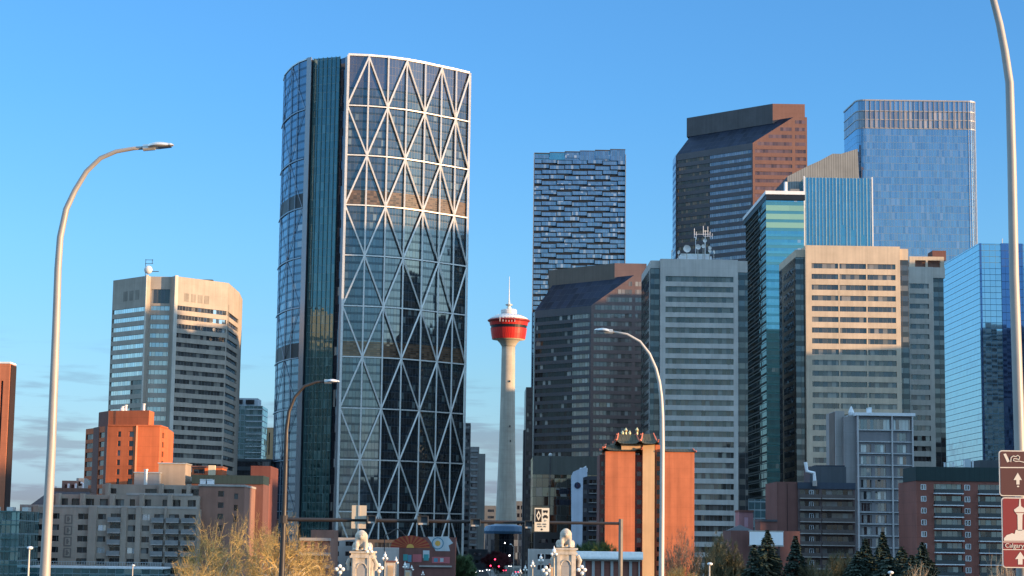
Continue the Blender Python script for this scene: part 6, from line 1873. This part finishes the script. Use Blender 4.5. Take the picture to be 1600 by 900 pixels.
# globe cluster lamp beside the right pylon and small one on the left
def cluster(px, py, D, label):
    top = at(px, py, D); bz = road_z(D)
    r = thing('globe_cluster', label, 'street lamp', (top.x, D, bz), 'globe clusters beside the pylons')
    M().tube([(top.x, D, bz), (top.x, D, top.z - .4)], .1, 8).build('post', cast_g, r)
    for dx, dz in ((-.42, -.3), (.42, -.3), (0, .1), (-.3, .35) if False else (.05, -.75)):
        m = M(); m.smooth = True; m.ball((top.x + dx, D, top.z + dz), .27, 12, 8); m.build('globe', globe_m, r)
        M().tube([(top.x, D, top.z - .7), (top.x + dx, D, top.z + dz - .2)], .04, 5).build('bracket_arm', cast_g, r)
cluster(909, 887, 262, 'globe cluster right of the right lion pylon')
cluster(853, 888, 285, 'globe cluster left of the right lion pylon')
cluster(592, 884, 268, 'globe cluster right of the left lion pylon')
cluster(531, 886, 262, 'globe cluster left of the left lion pylon')

# ------------------------------------------------------------------ trees
def bark(name, col): return wall(name, col, var=.25, nscale=2.0)
bark_y = bark('golden_bark', (.52, .43, .30)); twig_y = wall('yellow_budding_twigs', (.44, .30, .11), var=.3, nscale=1.2, streak=0)
bark_d = bark('brown_bark', (.16, .12, .09)); twig_d = wall('dull_olive_twigs', (.13, .115, .06), var=.3, nscale=1.2, streak=0)
twig_b = wall('bare_brown_twigs', (.24, .16, .10), var=.3, nscale=1.2, streak=0)
bark_w = bark('pale_bark', (.5, .40, .30)); twig_w = wall('pale_bare_twigs', (.46, .34, .22), var=.25, nscale=1.5, streak=0)
twig_g = wall('fresh_green_buds', (.07, .12, .05), var=.3, nscale=1.2, streak=0)
def bare_tree(label, px, ytop, D, gz, spread, seed, bk, tw, dens=1.0, twig_len=.9, thick=.03, lean=0.0, group=None, name='bare_tree', stems=3, width=None):
    rr = random.Random(seed)
    top = at(px, ytop, D); H = top.z - gz
    r = thing(name, label, 'tree', (top.x, D, gz), group)
    tr = M(); cr = M()
    def rv(s=1.0): return Vector((rr.uniform(-s, s), rr.uniform(-s, s), rr.uniform(-s, s)))
    def twig(p, d, L):
        q = p + d * L * .5 + rv(.15 * L); e_ = p + d * L + rv(.3 * L)
        cr.tube([p, q, e_], [thick, thick * .7, thick * .3], 3, cap=False)
    def grow(p, d, L, rad, lev):
        n = 3
        pts = [p]; rads = [rad]
        for i in range(n):
            d = (d + rv(.22) + Vector((0, 0, .06))).normalized()
            p = p + d * L / n
            pts.append(p); rads.append(rad * (1 - .38 * (i + 1) / n))
            if lev >= 2:
                for _ in range(int((2 if lev == 2 else 4) * dens + rr.random())):
                    td = (d + rv(.9)).normalized()
                    twig(p, td, twig_len * rr.uniform(.5, 1.3))
        (tr if lev < 3 else cr).tube(pts, rads, 6 if lev < 2 else 4, cap=False)
        if lev < 4:
            k = 3 if lev < 3 else 2 + (rr.random() < dens * .6)
            for i in range(k):
                sp = .75 if lev > 0 else .6
                nd = (d * .9 + rv(sp + .15) + Vector((0, 0, .05))).normalized()
                grow(p, nd, L * rr.uniform(.62, .84), rads[-1] * .78, lev + 1)
            if lev > 0:
                nd = (d * .6 + rv(1.0)).normalized()
                grow(pts[2], nd, L * .55, rads[2] * .6, lev + 1)
        else:
            for _ in range(int(5 * dens)):
                twig(p, (d + rv(.8)).normalized(), twig_len * rr.uniform(.6, 1.3))
    for s in range(stems):
        d = Vector((rr.uniform(-spread, spread) + lean, rr.uniform(-.3, .3), 1)).normalized()
        grow(Vector((top.x + rr.uniform(-.5, .5), D, gz)), d, H * .30, H * .021 + .06, 0)
    # scale the crown so that its top really reaches the measured height
    zmx = max(v.z for v in cr.v); k = H / (zmx - gz)
    xs_ = sorted(v.x - top.x for v in cr.v); ext = (xs_[int(len(xs_) * .985)] - xs_[int(len(xs_) * .015)]) / 2
    mid = (xs_[int(len(xs_) * .985)] + xs_[int(len(xs_) * .015)]) / 2
    kx = 1.0 if not width else (width * D / FPX / 2) / ext
    kx = min(kx, 1.6)
    for mm in (tr, cr):
        for v in mm.v:
            v.z = gz + (v.z - gz) * k
            v.x = top.x + (v.x - top.x) * kx - (mid * kx * min(1, (v.z - gz) / (H * .5)) if width else 0)
    tr.build('trunk', bk, r); cr.build('crown', tw, r)
    return r
gT = 2.0
gy = 'yellow budding trees on the near river bank'
bare_tree('large golden budding tree at the left of the yellow clump', 342, 797, 245, 0, .45, 11, bark_y, twig_y, 0.37, 0.90, .021, group=gy, width=115)
bare_tree('tall golden tree in the middle of the yellow clump', 385, 790, 255, 0, .3, 12, bark_y, twig_y, 0.32, 0.81, .021, group=gy, width=100)
bare_tree('golden budding tree right beside the dark gantry pole', 440, 793, 243, 0, .45, 13, bark_y, twig_y, 0.40, 0.90, .021, group=gy, width=110)
bare_tree('low spreading golden tree at the right end of the yellow clump', 488, 835, 250, 1, .5, 14, bark_y, twig_y, 0.30, 0.81, .021, group=gy, width=66)
bare_tree('low golden tree at the front foot of the yellow clump', 325, 850, 235, 1, .5, 15, bark_y, twig_y, 0.32, 0.81, .021, group=gy, width=90)
bare_tree('bare brown tree against the windowless orange wall', 1062, 812, 300, -4, .25, 21, bark_d, twig_b, .8, .9, .024, width=55)
bare_tree('leaning bare brown tree crossing right of the orange wall', 1094, 838, 305, -4, .25, 22, bark_d, twig_d, .7, .9, .024, width=45)
gd = 'dull olive trees right of the orange tower'
bare_tree('tallest dull olive bush tree before the grey office tower foot', 1117, 822, 330, -4, .35, 23, bark_d, twig_d, 2.6, .9, .034, group=gd, width=70)
bare_tree('dull olive bush tree next to the low brick block', 1140, 838, 325, -4, .4, 24, bark_d, twig_d, 2.6, .9, .034, group=gd, width=60)
bare_tree('rounded dull bush tree right of the tall spruce', 1288, 856, 300, -4, .4, 25, bark_d, twig_d, 2.4, .9, .032, group=gd, width=70)
bare_tree('rounded dull bush tree left of the spruce group', 1322, 858, 302, -4, .4, 26, bark_d, twig_d, 2.4, .9, .032, group=gd, width=60)
bare_tree('pale bare tree in front of the red brick balconies near the sign', 1540, 843, 120, 5, .55, 31, bark_w, twig_w, .12, .6, .014, lean=-.1, stems=2, width=72)
bare_tree('second pale bare tree at the foot of the tourist sign post', 1575, 850, 128, 5, .5, 32, bark_w, twig_w, .1, .6, .014, stems=1, width=50)
bare_tree('low pale bare bush before the spruce group', 1433, 872, 170, 4.6, .5, 33, bark_w, twig_w, .12, .7, .016, stems=2, width=52)
bare_tree('green budding tree behind the right lion', 935, 838, 560, 0, .4, 41, bark_d, twig_g, 2.2, 1.3, .05, width=60)
bare_tree('dim green tree left of the white stair tower', 905, 850, 570, 0, .4, 42, bark_d, twig_g, 2.0, 1.3, .05, width=40)
bare_tree('dim tree at the street side below the gantry left of the traffic', 722, 862, 600, 0, .4, 43, bark_d, twig_g, 2.0, 1.3, .05, width=40)
# sunlit scrub at the foot of the orange wall
bare_tree('low sunlit scrub at the foot of the orange wall', 1062, 878, 240, -1, .6, 51, bark_y, twig_y, 1.4, .9, .03, name='shrub', width=70)

spruce_m = wall('spruce_needles', (.028, .045, .034), var=.4, nscale=1.0, streak=0)
def spruce(label, px, ytop, D, gz, wpx0, seed, group='spruces before the right hand apartments'):
    rr = random.Random(seed)
    wpx = wpx0 * 1.25; top = at(px, ytop, D); H = top.z - gz; W = wpx * D / FPX / 2
    # crown width wpx holds near the bottom of the picture
    r = thing('spruce_tree', label, 'tree', (top.x, D, gz), group)
    M().tube([(top.x, D, gz), (top.x, D, top.z - .3)], [.3, .04], 7).build('trunk', bark_d, r)
    c = M(); z = top.z
    lv = 0
    hz = top.z - at(px, 900, D).z
    while z > gz + .8:
        f = (top.z - z) / max(hz, 1)
        rad = W * min(1.25, (f ** .85)) + .12
        n = int(10 + 16 * min(1, f))
        for k in range(n):
            an = rr.uniform(0, 2 * pi); L = rad * rr.uniform(.65, 1.12)
            dx, dy = cos(an), sin(an)
            droop = L * rr.uniform(.25, .45)
            p0 = Vector((top.x, D, z)); 
            segs = max(2, int(L / .45))
            for s_ in range(segs):
                t0 = s_ / segs; q = p0 + Vector((dx * L * (t0 + .5 / segs), dy * L * (t0 + .5 / segs), -droop * t0 + .12 * L * t0 * t0))
                wv = (.5 + .3 * (1 - t0)) * rr.uniform(.7, 1.3)
                for _ in range(2):
                    nx = Vector((-dy, dx, 0)) * wv * rr.uniform(.5, 1) + Vector((0, 0, rr.uniform(-.2, .05)))
                    fx = Vector((dx, dy, -.35)) * (.5 + .3 * rr.random())
                    c.face([q - nx * .5, q + fx * .6 - nx * .1, q + nx * .5, q - fx * .35])
                c.face([q + Vector((0, 0, .12)), q + Vector((dx * .3, dy * .3, -.35)), q + Vector((-dx * .2, -dy * .2, -.3))])
        z -= .26 + .14 * rr.random() * (1 + f)
    c.build('crown', spruce_m, r)
spruce('tallest dark spruce standing before the white billboard', 1199, 829, 300, -4, 52, 1)
spruce('slim spruce right of the billboard beside the brick wing', 1243, 838, 305, -4, 36, 2)
spruce('small spruce left of the tallest one before the billboard', 1178, 852, 297, -4, 34, 3)
spruce('spruce at the left of the group below the grey apartments', 1352, 842, 300, -4, 44, 4)
spruce('tallest spruce of the group below the grey apartments', 1379, 832, 304, -4, 40, 5)
spruce('short spruce in the middle of the group below the grey apartments', 1409, 855, 296, -4, 50, 6)
spruce('spruce at the right of the group before the red brick edge', 1441, 848, 302, -4, 50, 7)
spruce('short wide spruce at the front left of the group', 1340, 862, 290, -4, 44, 8)
spruce('low spruce filling the front of the group', 1388, 866, 288, -4, 56, 9)
spruce('low spruce at the front right of the group', 1424, 868, 286, -4, 50, 10)

# ------------------------------------------------------------------ distant traffic
tail = emit('tail_light', (1.0, .03, .08), 6.0); headl = emit('head_light', (1.0, .95, .9), 7.0)
tailcol = wall('car_dark_paint', (.04, .04, .05), rough=.3, spec=.6)
def car(px, D, label, lights, color, oncoming):
    c = at(px, 870, D); x = c.x; z = road_z(D) + .02
    r = thing('car', label, 'car', (x, D, z), 'cars on the street beyond the bridge')
    s = 1 if not oncoming else -1
    m = M(); L, w_ = 4.4, .9
    prof = [(-2.2, .35), (-2.2, .85), (-1.9, .95), (-1.5, 1.0), (-1.0, 1.45), (.4, 1.48), (1.0, 1.0), (2.0, .85), (2.2, .7), (2.2, .35)]
    q = [(D + 2.2 + a * s, z + b) for a, b in prof]
    for i in range(len(q)):
        a, b = q[i], q[(i + 1) % len(q)]
        m.face([(x - w_, a[0], a[1]), (x + w_, a[0], a[1]), (x + w_, b[0], b[1]), (x - w_, b[0], b[1])])
    m.face([(x - w_, a, b) for a, b in q]); m.face([(x + w_, a, b) for a, b in q][::-1])
    m.build('body', color, r)
    for dx in (-.8, .8):
        for dy in (-1.4, 1.4):
            M().tube([(x + dx - .1, D + 2.2 + dy, z + .33), (x + dx + .12, D + 2.2 + dy, z + .33)], .33, 10).build('wheel', sign_k, r)
    yb = D + 2.2 - 2.2
    for dx in (-.62, .62):
        m = M(); m.ball((x + dx, yb - .02, z + .74), .17 if oncoming else .2, 8, 5, .8); m.build('headlight' if oncoming else 'tail_light', headl if oncoming else tail, r)
    m = M(); m.box(x - .7, x + .7, yb + .55, yb + .62, z + 1.02, z + 1.36); m.build('window', g_black, r)
red_c = wall('car_red_paint', (.25, .02, .02), rough=.3, spec=.6); sil = wall('car_silver_paint', (.4, .41, .43), rough=.3, spec=.6)
cars = [(752, 905, 'oncoming dark car with white headlights left of the traffic lights', tailcol, True), (789, 930, 'red tail lit car low in the right lane', red_c, False), (808, 890, 'silver car with red tail lights near the grey shop front', sil, False), (742, 870, 'oncoming silver car nearest the dim corner trees', sil, True),
        (768, 1010, 'dark car with red tail lights, left of the pair on the far street', tailcol, False), (781, 1060, 'dark red car with tail lights, right of the pair on the far street', red_c, False),
        (774, 1180, 'farthest dark car with red tail lights below the tower podium', tailcol, False), (731, 1000, 'silver oncoming car with white headlights near the corner block', sil, True),
        (716, 960, 'oncoming dark car with white headlights at the left lane', tailcol, True), (763, 940, 'oncoming silver car low in the middle of the street', sil, True), (797, 1090, 'silver oncoming car right of the tail lights', sil, True)]
for px, D_, lb, c_, on in cars: car(px, D_, lb, None, c_, on)
# traffic lights at the far crossing
for i, (px, py, D_, lb, mt) in enumerate(((773.5, 874, 780, 'red glowing far traffic light in the middle of the street', tail), (766.5, 884, 800, 'red glowing far traffic light lower left of the middle one', tail), (779.5, 885, 800, 'red glowing far traffic light lower right of the middle one', tail),
                                          (796, 868, 780, 'white glowing far street light right of the red lights', headl), (789, 848.5, 900, 'white glowing far street light just below the podium', headl))):
    p = at(px, py, D_); r = thing('traffic_light' if mt is tail else 'far_street_light', lb, 'traffic light' if mt is tail else 'street lamp', (p.x, D_, 0))
    M().tube([(p.x, D_ + .2, 0), (p.x, D_ + .2, p.z + .6)], .09, 6).build('post', steel_d, r)
    M().box(p.x - .25, p.x + .25, D_, D_ + .3, p.z - .9, p.z + .5).build('housing', steel_d, r)
    m = M(); m.ball((p.x, D_ - .05, p.z), .27, 10, 6); m.build('lens', mt, r)
lp = at(803, 852, 700); r = thing('far_lamp_post', 'grey far lamp post with a short arm right of the tower podium', 'street lamp', (lp.x, 700, 0))
M().tube([(lp.x, 700, 0), (lp.x, 700, at(803, 855, 700).z), at(799, 850.5, 700)], .13, 6).build('pole', steel_g, r)
m = M(); m.ball(tuple(at(798, 850.5, 700)), .45, 8, 5, .4); m.build('lamp_head', white_t, r)
# red leafed tree / red maze behind lights
bare_tree('dark reddish tree above the tail lights in the far street', 776, 858, 900, 0, .3, 61, bark_d, wall('dark_red_twigs', (.12, .03, .035), var=.3), 2.0, 1.6, .09, width=34)

# ------------------------------------------------------------------ towers added out of frame on the right to cast shade and darken reflections
def off_tower(x0, x1, y0, y1, H, label, wm, gm_, z0=0, ph=3.9):
    foot = [Vector((x0, y0)), Vector((x1, y0)), Vector((x1, y1)), Vector((x0, y1))]
    r = thing('added_unseen_tower', label, 'office tower', cen(foot, z0))
    M().prism([Vector((x0 + .5, y0 + .5)), Vector((x1 - .5, y0 + .5)), Vector((x1 - .5, y1 - .5)), Vector((x0 + .5, y1 - .5))], z0, H - 2).build('glazing', gm_, r)
    m = M(); z = z0
    while z < H - 5:
        m.prism(foot, z, z + 1.8); z += ph
    m.prism(foot, H - 5, H)
    m.build('floor_slabs', wm, r, kind='stuff') if False else m.build('spandrel_wall', wm, r)
    return r
off_tower(300, 335, 552, 592, 150, 'tall grey tower added unseen west of the view for its shade, first from the river', conc_grey, g_win)
off_tower(300, 335, 596, 642, 101, 'lower beige tower added unseen west of the view for its shade', conc_warm, g_win)
off_tower(300, 335, 648, 694, 138, 'dark granite tower added unseen west of the view for its shade', granite_b, g_win)
off_tower(300, 340, 698, 752, 188, 'tallest dark tower added unseen west of the view for its shade', granite_b, g_black)
off_tower(300, 345, 755, 815, 156, 'black glass tower added unseen behind the tallest one to darken reflections', granite_d, g_black)
off_tower(300, 345, 818, 884, 150, 'bronze tower added unseen south west of the view to darken reflections', granite_b, g_bronze)
off_tower(352, 392, 1108, 1165, 146, 'light concrete tower added unseen far south west of the view for its shade', conc_lt, g_win)
off_tower(190, 230, 412, 462, 52, 'brick riverside tower added unseen west of the view for its shade', brick_dk, g_apt)
off_tower(190, 225, 502, 548, 68, 'dark riverside tower added unseen west of the view for its shade', brick_dk, g_apt)
off_tower(385, 425, 214, 272, 74, 'tower added unseen on the north river bank for its shade', conc_apt, g_apt, z0=-4)

# everything that is a thing says so
for o in list(sc.objects):
    if o.parent is None and o.type in ('EMPTY', 'MESH') and 'kind' not in o: o['kind'] = 'thing'
    if '_w' in o: del o['_w']
